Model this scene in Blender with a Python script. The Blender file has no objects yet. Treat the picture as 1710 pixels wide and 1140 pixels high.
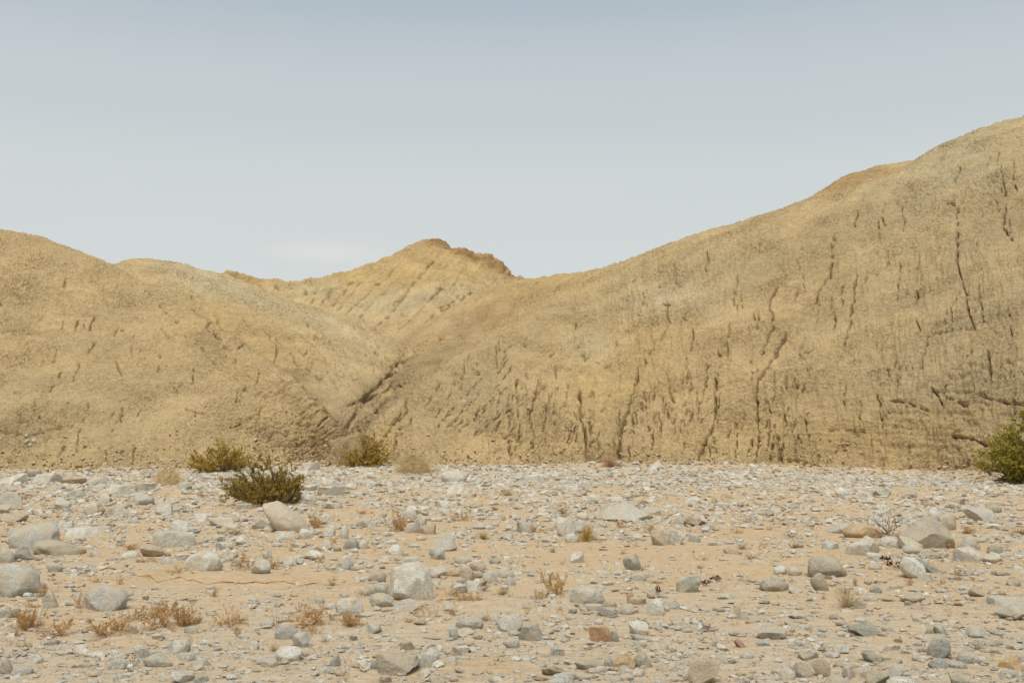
import bpy, math, random
import numpy as np
R = math.radians
scene = bpy.context.scene
col = scene.collection

# ------------------------------------------------------------------ camera
CAM_Z = 1.6
FPX, CX, HY = 1662.0, 855.0, 700.0          # focal length, centre column and horizon row of the 1710 px wide photograph
cam_d = bpy.data.cameras.new('camera')
cam = bpy.data.objects.new('camera', cam_d)
col.objects.link(cam)
cam.location = (0, 0, CAM_Z)
cam.rotation_euler = (R(90), 0, 0)
cam_d.sensor_width = 36.0
cam_d.lens = FPX / 1710.0 * 36.0
cam_d.shift_y = (HY - 570.0) / 1710.0
cam_d.clip_end = 5000
scene.camera = cam

# ------------------------------------------------------------------ sky, sun, exposure
scene.view_settings.view_transform = 'Standard'
scene.view_settings.look = 'None'
scene.view_settings.exposure = 0.0
scene.view_settings.gamma = 1.0
scene.view_settings.use_curve_mapping = False
SUN_EL, SUN_AZ = R(66), R(190)               # high, behind the camera and a little to its left
world = bpy.data.worlds.new('World')
scene.world = world
world.use_nodes = True
wn, wl = world.node_tree.nodes, world.node_tree.links
wn.clear()
wo = wn.new('ShaderNodeOutputWorld')
bg = wn.new('ShaderNodeBackground')
bg.inputs['Strength'].default_value = 0.1
sky = wn.new('ShaderNodeTexSky')
sky.sky_type = 'NISHITA'
sky.sun_disc = False
sky.sun_elevation = SUN_EL
sky.sun_rotation = SUN_AZ
sky.air_density = 1.0
sky.dust_density = 4.0
sky.ozone_density = 1.5
tc = wn.new('ShaderNodeTexCoord')
sx = wn.new('ShaderNodeSeparateXYZ')
wl.new(tc.outputs['Generated'], sx.inputs[0])
ramp = wn.new('ShaderNodeValToRGB')          # veil of thin high cloud over the blue
ramp.color_ramp.interpolation = 'EASE'
E = ramp.color_ramp.elements
E[0].position = 0.0; E[0].color = (0.665, 0.710, 0.685, 1)
E[1].position = 1.0; E[1].color = (0.43, 0.52, 0.60, 1)
for p, c in ((0.12, (0.685, 0.722, 0.708)), (0.22, (0.655, 0.697, 0.695)), (0.30, (0.585, 0.635, 0.655)), (0.42, (0.430, 0.510, 0.570))):
    e = E.new(p); e.color = (*c, 1)
wl.new(sx.outputs['Z'], ramp.inputs[0])
sc10 = wn.new('ShaderNodeVectorMath'); sc10.operation = 'SCALE'
sc10.inputs['Scale'].default_value = 10.0
wl.new(ramp.outputs[0], sc10.inputs[0])
# faint streaky cloud
mp = wn.new('ShaderNodeMapping'); mp.inputs['Scale'].default_value = (3.0, 3.0, 22.0)
wl.new(tc.outputs['Generated'], mp.inputs[0])
nz = wn.new('ShaderNodeTexNoise'); nz.inputs['Scale'].default_value = 1.2
nz.inputs['Detail'].default_value = 5; nz.inputs['Roughness'].default_value = 0.5
wl.new(mp.outputs[0], nz.inputs['Vector'])
cr = wn.new('ShaderNodeValToRGB')
cr.color_ramp.elements[0].position = 0.35; cr.color_ramp.elements[0].color = (0.994, 0.994, 0.996, 1)
cr.color_ramp.elements[1].position = 0.8; cr.color_ramp.elements[1].color = (1.014, 1.012, 1.010, 1)
wl.new(nz.outputs[0], cr.inputs[0])
mul = wn.new('ShaderNodeMixRGB'); mul.blend_type = 'MULTIPLY'; mul.inputs[0].default_value = 1.0
wl.new(sc10.outputs[0], mul.inputs[1]); wl.new(cr.outputs[0], mul.inputs[2])
# one thin pale wisp low over the saddle
dv = wn.new('ShaderNodeVectorMath'); dv.operation = 'SUBTRACT'; dv.inputs[1].default_value = (-0.180, 0.967, 0.162)
wl.new(tc.outputs['Generated'], dv.inputs[0])
ds = wn.new('ShaderNodeVectorMath'); ds.operation = 'MULTIPLY'; ds.inputs[1].default_value = (14, 4, 75); wl.new(dv.outputs[0], ds.inputs[0])
dn = wn.new('ShaderNodeTexNoise'); dn.inputs['Scale'].default_value = 30; wl.new(mp.outputs[0], dn.inputs['Vector'])
dl = wn.new('ShaderNodeVectorMath'); dl.operation = 'LENGTH'; wl.new(ds.outputs[0], dl.inputs[0])
da = wn.new('ShaderNodeMath'); da.operation = 'ADD'; wl.new(dl.outputs['Value'], da.inputs[0]); wl.new(dn.outputs[0], da.inputs[1])
dr = wn.new('ShaderNodeMapRange'); dr.inputs['From Min'].default_value = 1.6; dr.inputs['From Max'].default_value = 0.5; dr.inputs['To Max'].default_value = 0.7
wl.new(da.outputs[0], dr.inputs['Value'])
wm = wn.new('ShaderNodeMixRGB'); wm.inputs[2].default_value = (7.9, 7.85, 7.4, 1)
wl.new(dr.outputs[0], wm.inputs[0]); wl.new(mul.outputs[0], wm.inputs[1]); mul = wm
mx = wn.new('ShaderNodeMixRGB'); mx.inputs[0].default_value = 0.93
wl.new(sky.outputs[0], mx.inputs[1]); wl.new(mul.outputs[0], mx.inputs[2])
wl.new(mx.outputs[0], bg.inputs['Color'])
wl.new(bg.outputs[0], wo.inputs[0])

sd = bpy.data.lights.new('sun', 'SUN')
sd.energy = 2.9
sd.angle = R(32)                              # the sun behind thin cloud: a wide soft glow
sd.color = (1.0, 0.95, 0.87)
sun = bpy.data.objects.new('sun', sd)
col.objects.link(sun)
# light travels from the sun: azimuth SUN_AZ measured from +Y clockwise
sdir = np.array([math.sin(SUN_AZ) * math.cos(SUN_EL), math.cos(SUN_AZ) * math.cos(SUN_EL), math.sin(SUN_EL)])
from mathutils import Vector, Matrix
sun.rotation_euler = Vector(sdir).to_track_quat('Z', 'Y').to_euler()

# ------------------------------------------------------------------ helpers
rng = np.random.default_rng(11)
random.seed(5)

def W(px, py, Y):
    """world point at depth Y seen in column px, row py of the photograph"""
    return ((px - CX) / FPX * Y, Y, CAM_Z + (HY - py) / FPX * Y)

def tag(o, label=None, cat=None, group=None, kind=None):
    if label: o['label'] = label
    if cat: o['category'] = cat
    if group: o['group'] = group
    if kind: o['kind'] = kind
    return o

def empty(name, loc, parent=None):
    o = bpy.data.objects.new(name, None)
    o.empty_display_size = 0.1
    o.location = loc
    col.objects.link(o)
    return o

def mesh_from(name, V, F, mat=None, smooth=True):
    """V (n,3) array; F an (m,3) or (m,4) array"""
    me = bpy.data.meshes.new(name)
    V = np.asarray(V, dtype=np.float32); F = np.asarray(F, dtype=np.int32)
    k = F.shape[1]
    me.vertices.add(len(V)); me.vertices.foreach_set('co', V.ravel())
    me.loops.add(F.size); me.loops.foreach_set('vertex_index', F.ravel())
    me.polygons.add(len(F))
    me.polygons.foreach_set('loop_start', np.arange(0, F.size, k, dtype=np.int32))
    me.polygons.foreach_set('loop_total', np.full(len(F), k, dtype=np.int32))
    me.polygons.foreach_set('use_smooth', np.full(len(F), smooth, dtype=bool))
    me.update(calc_edges=True)
    if mat: me.materials.append(mat)
    return me

def link(name, me, parent=None, loc=None):
    o = bpy.data.objects.new(name, me)
    col.objects.link(o)
    if parent: o.parent = parent
    if loc is not None: o.location = loc
    return o

def vcol(me, name, C):
    a = me.color_attributes.new(name, 'FLOAT_COLOR', 'POINT')
    C4 = np.ones((len(me.vertices), 4), dtype=np.float32); C4[:, :C.shape[1]] = C
    a.data.foreach_set('color', C4.ravel())

# gradient noise
_g = np.random.default_rng(3).normal(size=(256, 3)); _g /= np.linalg.norm(_g, axis=1)[:, None]
_g = _g.astype(np.float32)
def _hash(ix, iy, iz, seed):
    h = (ix.astype(np.uint32) * np.uint32(374761393) + iy.astype(np.uint32) * np.uint32(668265263)
         + iz.astype(np.uint32) * np.uint32(2147483647) + np.uint32(seed * 1013904223 & 0xffffffff))
    h = (h ^ (h >> np.uint32(13))) * np.uint32(1274126177)
    return h ^ (h >> np.uint32(16))
def gn(P, seed=0):
    P = np.asarray(P, dtype=np.float32)
    i = np.floor(P).astype(np.int64); f = (P - i).astype(np.float32)
    u = f * f * f * (f * (f * 6 - 15) + 10)
    out = 0
    for dx in (0, 1):
        wx = u[:, 0] if dx else 1 - u[:, 0]
        for dy in (0, 1):
            wy = u[:, 1] if dy else 1 - u[:, 1]
            for dz in (0, 1):
                wz = u[:, 2] if dz else 1 - u[:, 2]
                g = _g[_hash(i[:, 0] + dx, i[:, 1] + dy, i[:, 2] + dz, seed) & np.uint32(255)]
                d = g[:, 0] * (f[:, 0] - dx) + g[:, 1] * (f[:, 1] - dy) + g[:, 2] * (f[:, 2] - dz)
                out = out + d * wx * wy * wz
    return out
def fbm(P, octv=4, gain=0.5, seed=0):
    s, a = 0, 1.0
    P = np.asarray(P, dtype=np.float32)
    for k in range(octv):
        s = s + a * gn(P * (2.03 ** k) + 17.3 * k, seed + k); a *= gain
    return s
def worley(P, seed=0):
    """F1 and F2 of random points in unit cells, 3-D"""
    i = np.floor(P).astype(np.int64)
    f1 = np.full(len(P), 9.0, dtype=np.float32); f2 = f1.copy()
    for dx in (-1, 0, 1):
        for dy in (-1, 0, 1):
            for dz in (-1, 0, 1):
                c = i + (dx, dy, dz)
                h = _hash(c[:, 0], c[:, 1], c[:, 2], seed)
                q = np.stack([(h & np.uint32(1023)), (h >> np.uint32(10)) & np.uint32(1023), (h >> np.uint32(20)) & np.uint32(1023)], 1) / 1023.0
                d = np.sqrt((((c + q) - P) ** 2).sum(1)).astype(np.float32)
                m = d < f1
                f2 = np.where(m, f1, np.minimum(f2, d)); f1 = np.where(m, d, f1)
    return f1, f2
def sstep(a, b, x):
    t = np.clip((x - a) / (b - a), 0, 1)
    return t * t * (3 - 2 * t)

# ------------------------------------------------------------------ materials
def new_mat(name, rough=0.95):
    m = bpy.data.materials.new(name); m.use_nodes = True
    nt = m.node_tree
    b = nt.nodes['Principled BSDF']
    b.inputs['Roughness'].default_value = rough
    b.inputs['Specular IOR Level'].default_value = 0.15
    return m, nt.nodes, nt.links, b
def n_noise(n, l, vec, scale, detail=4, rough=0.55, dist=0.0):
    t = n.new('ShaderNodeTexNoise'); t.inputs['Scale'].default_value = scale
    t.inputs['Detail'].default_value = detail; t.inputs['Roughness'].default_value = rough
    t.inputs['Distortion'].default_value = dist
    l.new(vec, t.inputs['Vector']); return t.outputs[0]
def n_ramp(n, l, fac, stops, interp='LINEAR'):
    r = n.new('ShaderNodeValToRGB'); r.color_ramp.interpolation = interp
    e = r.color_ramp.elements
    e[0].position, e[0].color = stops[0][0], (*stops[0][1], 1)
    e[1].position, e[1].color = stops[-1][0], (*stops[-1][1], 1)
    for p, c in stops[1:-1]:
        k = e.new(p); k.color = (*c, 1)
    l.new(fac, r.inputs[0]); return r.outputs[0]
def n_mix(n, l, mode, fac, a, b):
    m = n.new('ShaderNodeMixRGB'); m.blend_type = mode
    for s, v in ((0, fac), (1, a), (2, b)):
        if hasattr(v, 'links'): l.new(v, m.inputs[s])
        elif isinstance(v, (int, float)): m.inputs[s].default_value = v
        else: m.inputs[s].default_value = (*v, 1)
    return m.outputs[0]
def n_math(n, l, op, a, b=None):
    m = n.new('ShaderNodeMath'); m.operation = op
    for s, v in ((0, a), (1, b)):
        if v is None: continue
        if hasattr(v, 'links'): l.new(v, m.inputs[s])
        else: m.inputs[s].default_value = v
    return m.outputs[0]
def n_bump(n, l, h, strength, dist, prev=None):
    b = n.new('ShaderNodeBump'); b.inputs['Strength'].default_value = strength
    b.inputs['Distance'].default_value = dist
    l.new(h, b.inputs['Height'])
    if prev: l.new(prev, b.inputs['Normal'])
    return b.outputs[0]
def n_map(n, l, vec, scale, rot=(0, 0, 0)):
    m = n.new('ShaderNodeMapping'); m.inputs['Scale'].default_value = scale; m.inputs['Rotation'].default_value = rot
    l.new(vec, m.inputs[0]); return m.outputs[0]
G3 = lambda v: (v, v, v)

def hill_material():
    m, n, l, b = new_mat('crusted_clay', 1.0)
    tcn = n.new('ShaderNodeTexCoord'); P = tcn.outputs['Object']
    a = n.new('ShaderNodeAttribute'); a.attribute_name = 'tint'
    c = a.outputs['Color']
    big = n_noise(n, l, P, 0.35, 5, 0.6)
    c = n_mix(n, l, 'MULTIPLY', 1.0, c, n_ramp(n, l, big, [(0.3, (0.90, 0.90, 0.90)), (0.7, (1.08, 1.07, 1.05))]))
    mid = n_noise(n, l, P, 3.0, 6, 0.65)
    c = n_mix(n, l, 'MULTIPLY', 1.0, c, n_ramp(n, l, mid, [(0.3, (0.86, 0.85, 0.84)), (0.68, (1.10, 1.10, 1.10))]))
    fine = n_noise(n, l, n_map(n, l, P, (9, 9, 16)), 1.0, 5, 0.7)
    c = n_mix(n, l, 'MULTIPLY', 1.0, c, n_ramp(n, l, fine, [(0.30, (0.78, 0.75, 0.71)), (0.45, (0.98, 0.98, 0.97)), (0.66, (1.10, 1.10, 1.10))]))
    speck_shade = n_noise(n, l, n_map(n, l, P, (20, 20, 34)), 1.0, 4, 0.75)
    c = n_mix(n, l, 'MULTIPLY', 1.0, c, n_ramp(n, l, speck_shade, [(0.36, (0.60, 0.56, 0.50)), (0.46, (1.0, 1.0, 1.0)), (0.66, (1.12, 1.12, 1.12))]))  # dark specks paint the crust's tiny shadows into its colour
    l.new(c, b.inputs['Base Color'])
    # popcorn crust
    warp = n.new('ShaderNodeVectorMath'); warp.operation = 'ADD'
    wv = n.new('ShaderNodeTexNoise'); wv.inputs['Scale'].default_value = 5; wv.inputs['Detail'].default_value = 3
    l.new(P, wv.inputs['Vector'])
    s = n.new('ShaderNodeVectorMath'); s.operation = 'SCALE'; s.inputs['Scale'].default_value = 0.25
    l.new(wv.outputs['Color'], s.inputs[0]); l.new(P, warp.inputs[0]); l.new(s.outputs[0], warp.inputs[1])
    vo = n.new('ShaderNodeTexVoronoi'); vo.inputs['Scale'].default_value = 1.0
    l.new(n_map(n, l, warp.outputs[0], (7, 7, 11)), vo.inputs['Vector'])
    pm = n_ramp(n, l, n_noise(n, l, P, 0.55, 4, 0.6), [(0.36, G3(.15)), (0.58, G3(1))])
    h1 = n_bump(n, l, n_math(n, l, 'MULTIPLY', n_math(n, l, 'MULTIPLY', vo.outputs['Distance'], -1.0), pm), 1.0, 0.08)
    h2 = n_bump(n, l, n_noise(n, l, n_map(n, l, P, (14, 14, 24)), 1.0, 6, 0.75), 1.0, 0.075, h1)
    l.new(h2, b.inputs['Normal'])
    return m

def sand_material():
    m, n, l, b = new_mat('river_sand', 1.0)
    P = n.new('ShaderNodeTexCoord').outputs['Object']
    big = n_noise(n, l, n_map(n, l, P, (0.35, 0.9, 1)), 1.0, 5, 0.6, 0.4)
    c = n_ramp(n, l, big, [(0.30, (0.55, 0.375, 0.205)), (0.5, (0.575, 0.42, 0.25)), (0.68, (0.56, 0.43, 0.275))])
    # greyer grit towards the camera and in patches
    a = n.new('ShaderNodeAttribute'); a.attribute_name = 'grit'
    grit = n_noise(n, l, P, 90, 3, 0.8)
    gc = n_ramp(n, l, grit, [(0.30, (0.34, 0.27, 0.19)), (0.43, (0.54, 0.42, 0.28)), (0.62, (0.62, 0.52, 0.38))])
    pt = n_noise(n, l, P, 1.3, 4, 0.6)
    gm = n_math(n, l, 'MULTIPLY', n_ramp(n, l, pt, [(0.34, G3(0.25)), (0.55, G3(1))]), a.outputs['Fac'])
    c = n_mix(n, l, 'MIX', gm, c, gc)
    fine = n_noise(n, l, P, 160, 2, 0.8)
    c = n_mix(n, l, 'MULTIPLY', 1.0, c, n_ramp(n, l, fine, [(0.3, G3(0.86)), (0.7, G3(1.10))]))
    mid = n_noise(n, l, P, 9, 5, 0.7)
    c = n_mix(n, l, 'MULTIPLY', 1.0, c, n_ramp(n, l, mid, [(0.3, (0.88, 0.87, 0.85)), (0.7, (1.07, 1.07, 1.07))]))
    l.new(c, b.inputs['Base Color'])
    h1 = n_bump(n, l, n_noise(n, l, n_map(n, l, P, (4, 13, 5)), 1.0, 7, 0.68, 0.6), 0.8, 0.05)
    h2 = n_bump(n, l, n_noise(n, l, P, 120, 3, 0.8), 0.5, 0.006, h1)
    l.new(h2, b.inputs['Normal'])
    return m

def stone_material(name, source):
    """granite and gneiss; the base tone comes from the object (or from the instance, or from the vertices)"""
    m, n, l, b = new_mat(name, 0.9)
    tcn = n.new('ShaderNodeTexCoord'); P = tcn.outputs['Object']
    if source == 'object':
        oi = n.new('ShaderNodeObjectInfo'); base = oi.outputs['Color']; rnd = oi.outputs['Random']
    elif source == 'instancer':
        a = n.new('ShaderNodeAttribute'); a.attribute_type = 'INSTANCER'; a.attribute_name = 'tone'
        base = a.outputs['Color']
        oi = n.new('ShaderNodeObjectInfo'); rnd = oi.outputs['Random']
    geo = n.new('ShaderNodeNewGeometry')
    wp = geo.outputs['Position']
    sp = n_noise(n, l, wp, 75, 2, 0.9)
    c = n_mix(n, l, 'MULTIPLY', 1.0, base, n_ramp(n, l, sp, [(0.34, G3(0.55)), (0.46, G3(0.98)), (0.66, G3(1.16))]))
    sp2 = n_noise(n, l, wp, 16, 4, 0.7)
    c = n_mix(n, l, 'MULTIPLY', 1.0, c, n_ramp(n, l, sp2, [(0.32, G3(0.80)), (0.66, G3(1.12))]))
    # dried silt clinging in patches
    du = n_noise(n, l, wp, 6, 5, 0.65)
    up = n.new('ShaderNodeSeparateXYZ'); l.new(geo.outputs['Normal'], up.inputs[0])
    du = n_math(n, l, 'ADD', du, n_math(n, l, 'MULTIPLY', up.outputs['Z'], .08))
    dm = n_ramp(n, l, du, [(0.48, G3(0.05)), (0.62, G3(0.72))])
    c = n_mix(n, l, 'MIX', dm, c, (0.53, 0.43, 0.295))
    l.new(c, b.inputs['Base Color'])
    h = n_bump(n, l, n_noise(n, l, wp, 22, 7, 0.72), 0.9, 0.03)
    h = n_bump(n, l, n_noise(n, l, wp, 110, 2, 0.8), 0.5, 0.004, h)
    l.new(h, b.inputs['Normal'])
    return m

def leaf_material(name, c1, c2, c3, trans=0.15):
    m, n, l, b = new_mat(name, 0.7)
    g = n.new('ShaderNodeNewGeometry')
    a = n.new('ShaderNodeAttribute'); a.attribute_name = 'rnd'
    c = n_ramp(n, l, a.outputs['Fac'], [(0.0, c1), (0.5, c2), (1.0, c3)])
    l.new(c, b.inputs['Base Color'])
    if trans:
        b.inputs['Transmission Weight'].default_value = 0.0
        out = n['Material Output']
        t = n.new('ShaderNodeBsdfTranslucent'); l.new(c, t.inputs['Color'])
        ms = n.new('ShaderNodeMixShader'); ms.inputs[0].default_value = trans
        l.new(b.outputs[0], ms.inputs[1]); l.new(t.outputs[0], ms.inputs[2]); l.new(ms.outputs[0], out.inputs['Surface'])
    return m

M_hill = hill_material()
M_sand = sand_material()
M_stone = stone_material('granite', 'object')
M_stone_i = stone_material('granite_gravel', 'instancer')
# ------------------------------------------------------------------ hills
class TPS:
    def __init__(s, pts, lam=0.0):
        P = np.array(pts, float); s.xy = P[:, :2] / 10; n = len(P)
        K = s.U(s.xy[:, None] - s.xy[None]) + lam * np.eye(n)
        Q = np.c_[np.ones(n), s.xy]
        A = np.block([[K, Q], [Q.T, np.zeros((3, 3))]])
        s.w = np.linalg.solve(A, np.r_[P[:, 2], 0, 0, 0])
    def U(s, d):
        r2 = (d ** 2).sum(-1) + 1e-12
        return 0.5 * r2 * np.log(r2)
    def __call__(s, x, y):
        q = np.c_[x, y] / 10; out = np.empty(len(q))
        for a in range(0, len(q), 40000):
            b = q[a:a + 40000]
            out[a:a + 40000] = s.U(b[:, None] - s.xy[None]) @ s.w[:-3] + s.w[-3] + b @ s.w[-2:]
        return out

# traced erosion cracks: (origin x, origin y, scale) of the detail view and polylines (width in photo px, depth in m, points)
CRACKS = []
def crk(org, w, d, *pts):
    ox, oy, k = org
    CRACKS.append((w, d, np.array([(ox + x / k, oy + y / k) for x, y in pts])))
Cc, Dd, Aa, Bb = (860, 370, 2.714), (1200, 180, 1.780), (0, 370, 2.714), (480, 370, 2.714)
for w, d, *p in [
 (4.5, .55, (510,850),(490,900),(480,950),(470,1010),(460,1090)), (3.5, .4, (290,760),(300,870),(320,960),(325,1090)),
 (4, .5, (1230,510),(1190,570),(1170,620),(1120,690),(1090,760),(1098,830),(1095,890)), (3, .12, (1095,890),(1105,940),(1100,1010),(1085,1090)),
 (3, .35, (1190,295),(1150,370),(1165,425),(1170,480),(1145,540),(1120,600)), (2.5, .3, (1435,100),(1428,240),(1385,310),(1365,370)),
 (2.5, .25, (1530,380),(1518,460),(1490,560)), (3, .4, (665,370),(700,380),(685,420),(700,460),(660,530),(625,550)),
 (2.5, .25, (810,480),(805,540),(795,590)), (2.5, .2, (785,390),(770,450)), (2.5, .3, (698,720),(690,790),(675,850)), (2.5, .25, (632,930),(628,990),(620,1050)),
 (3.5, .4, (910,710),(905,860),(890,950),(835,1030),(825,1090)), (3.5, .4, (555,650),(540,720),(520,780),(505,860)),
 (2, .2, (15,700),(15,900),(35,980)), (2, .2, (105,710),(75,860),(80,1000)), (2.5, .2, (265,510),(295,570),(330,630),(410,650)),
 (2.5, .25, (870,120),(868,180),(855,215)), (2, .15, (1010,235),(990,380)), (2, .2, (755,900),(750,960)), (2, .15, (770,790),(760,850)),
 (4, .4, (920,595),(926,608)), (3.5, .35, (965,570),(968,610)), (3, .3, (1230,1075),(1320,1090),(1390,1110)), (3, .3, (135,730),(135,760)),
 (2, .2, (195,760),(180,860)), (2, .2, (230,930),(220,980)), (4, .4, (600,590),(612,598)), (4, .4, (405,650),(425,653)), (3, .35, (190,295),(192,308)),
 (3, .3, (760,440),(780,452)), (2, .2, (1180,1000),(1150,1060)), (2.5, .2, (480,390),(500,400)), (2, .25, (1000,900),(960,960)),
 (2, .15, (1280,560),(1300,640),(1340,700)), (2.5, .2, (1310,590),(1360,560))]:
    crk(Cc, w, d, *p)
for w, d, *p in [
 (3, .3, (710,370),(705,450),(725,520),(740,600),(757,650)), (2.5, .3, (410,320),(405,350)), (2.5, .3, (338,430),(330,490),(290,570)), (2.5, .3, (410,500),(400,590),(375,700)),
 (2.5, .3, (588,540),(583,580)), (2, .2, (540,450),(530,580)), (2.5, .25, (840,180),(855,270),(845,350),(870,390)), (2, .2, (770,540),(790,640)), (3, .25, (620,680),(600,760),(590,800)),
 (3, .3, (800,720),(810,810)), (2.5, .18, (610,680),(700,655),(760,655)), (2.5, .13, (510,870),(570,880),(620,900)), (2.5, .15, (670,860),(740,890)), (3, .3, (690,975),(760,985),(790,1000)),
 (2.5, .2, (200,1045),(290,1065)), (2.5, .25, (640,840),(670,890)), (4, .10, (640,845),(760,853),(880,880),(960,880)), (3, .25, (440,780),(500,775),(510,800)), (2, .12, (330,955),(430,960)),
 (2.5, .2, (880,230),(890,250)), (2, .2, (700,560),(690,640)), (2, .2, (860,600),(870,680)), (3, .3, (680,285),(700,290)), (2.5, .12, (770,960),(850,990),(930,990)), (2.5, .15, (250,900),(270,1000))]:
    crk(Dd, w, d, *p)
for w, d, *p in [
 (2.5, .25, (430,430),(405,490)), (2.5, .25, (440,540),(400,600)), (4, .35, (275,680),(265,710)), (3, .3, (240,740),(225,765)), (2.5, .3, (190,860),(178,890)), (2.5, .3, (550,880),(548,910)),
 (2, .2, (830,730),(805,780)), (2.5, .25, (290,1010),(260,1070)), (2, .15, (260,580),(240,640)), (2, .15, (730,580),(715,680)), (2, .15, (300,260),(290,300)), (3, .35, (70,768),(90,772)),
 (3, .3, (1280,690),(1360,760),(1440,800)), (3.5, .2, (-40,930),(60,950),(140,965),(280,930),(330,925)), (3, .2, (850,850),(930,875)),
 (3, .25, (1440,800),(1530,900),(1560,960)), (2, .2, (640,845),(625,880)), (2, .15, (400,820),(370,910)), (2, .15, (520,620),(560,720)), (3, .3, (1440,712),(1465,716)), (2.5, .2, (1040,930),(1140,900))]:
    crk(Aa, w, d, *p)
for w, d, *p in [
 (4, .35, (1010,480),(930,530),(850,570),(780,620)), (5, .2, (540,650),(440,710),(370,780),(280,830)), (5, .2, (530,710),(430,770),(340,800)), (3, .3, (240,890),(280,980)),
 (3, .3, (210,930),(270,960)), (3, .25, (540,820),(540,860)), (3, .25, (490,960),(480,1040)), (2.5, .25, (1300,520),(1350,630)), (2.5, .3, (1040,700),(1050,880),(1060,980)), (2.5, .25, (1140,740),(1100,860),(1110,1000)),
 (4, .3, (985,970),(1020,960),(1060,1000)), (2.5, .3, (1225,290),(1228,308)), (2, .2, (1170,730),(1165,760)), (2, .2, (860,850),(855,880)), (5, .3, (700,520),(600,570),(500,640))]:
    crk(Bb, w, d, *p)
GULLY = [(16, .2, np.array([(572.,752.),(582,715),(606,675),(645,632),(675,596)])), (4, .16, np.array([(572.,752.),(582,715),(606,675),(645,632),(675,596)]))]
FAR_RILLS = []
for p in [((330,270),(220,400)), ((400,280),(250,440)), ((450,300),(330,430)), ((540,330),(410,460)), ((640,360),(500,500)), ((700,300),(600,400)), ((780,340),(640,450)), ((130,290),(110,370)),
          ((200,310),(150,380)), ((70,290),(85,330)), ((290,270),(200,380)), ((590,250),(480,380)), ((720,370),(560,520)), ((-60,280),(-30,330)), ((-120,290),(-80,340)), ((840,320),(700,420)), ((500,200),(400,290)), ((660,180),(560,280))]:
    FAR_RILLS.append((2.2, .55, np.array([(480 + x / 2.714, 370 + y / 2.714) for x, y in p])))

def carve(px, py, cracks, wob=1.0):
    """depth of the cracks at points seen at (px, py)"""
    out = np.zeros(len(px))
    wx = px + wob * 2.6 * gn(np.c_[px * .14, py * .09, px * 0], 51) * 2
    for w, d, pl in cracks:
        lo = pl.min(0) - w * 3; hi = pl.max(0) + w * 3
        m = np.where((px > lo[0]) & (px < hi[0]) & (py > lo[1]) & (py < hi[1]))[0]
        if not len(m): continue
        x, y = wx[m], py[m]; best = np.full(len(m), 1e9)
        for a, b in zip(pl[:-1], pl[1:]):
            v = b - a; t = np.clip(((x - a[0]) * v[0] + (y - a[1]) * v[1]) / (v @ v), 0, 1)
            best = np.minimum(best, np.hypot(x - a[0] - t * v[0], y - a[1] - t * v[1]))
        best = best / (0.65 + 0.7 * np.clip(0.5 + 1.5 * gn(np.c_[px[m] * .05, py[m] * .08, px[m] * 0 + 3], 8), 0, 1))
        q = np.exp(-(best / (w * .32)) ** 2) + 0.08 * np.exp(-(best / (w * 1.6)) ** 2)
        q = q * np.clip(.65 + 3.2 * gn(np.c_[px[m] * .11, py[m] * .11, px[m] * 0 + 9], 6), .45 if w >= 3 else .03, 1.35)
        out[m] = np.maximum(out[m], q * d)
    return out

def sheet_faces(nr, nc):
    i = np.arange(nr * nc).reshape(nr, nc)
    return np.stack([i[:-1, :-1], i[:-1, 1:], i[1:, 1:], i[1:, :-1]], -1).reshape(-1, 4)

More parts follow.
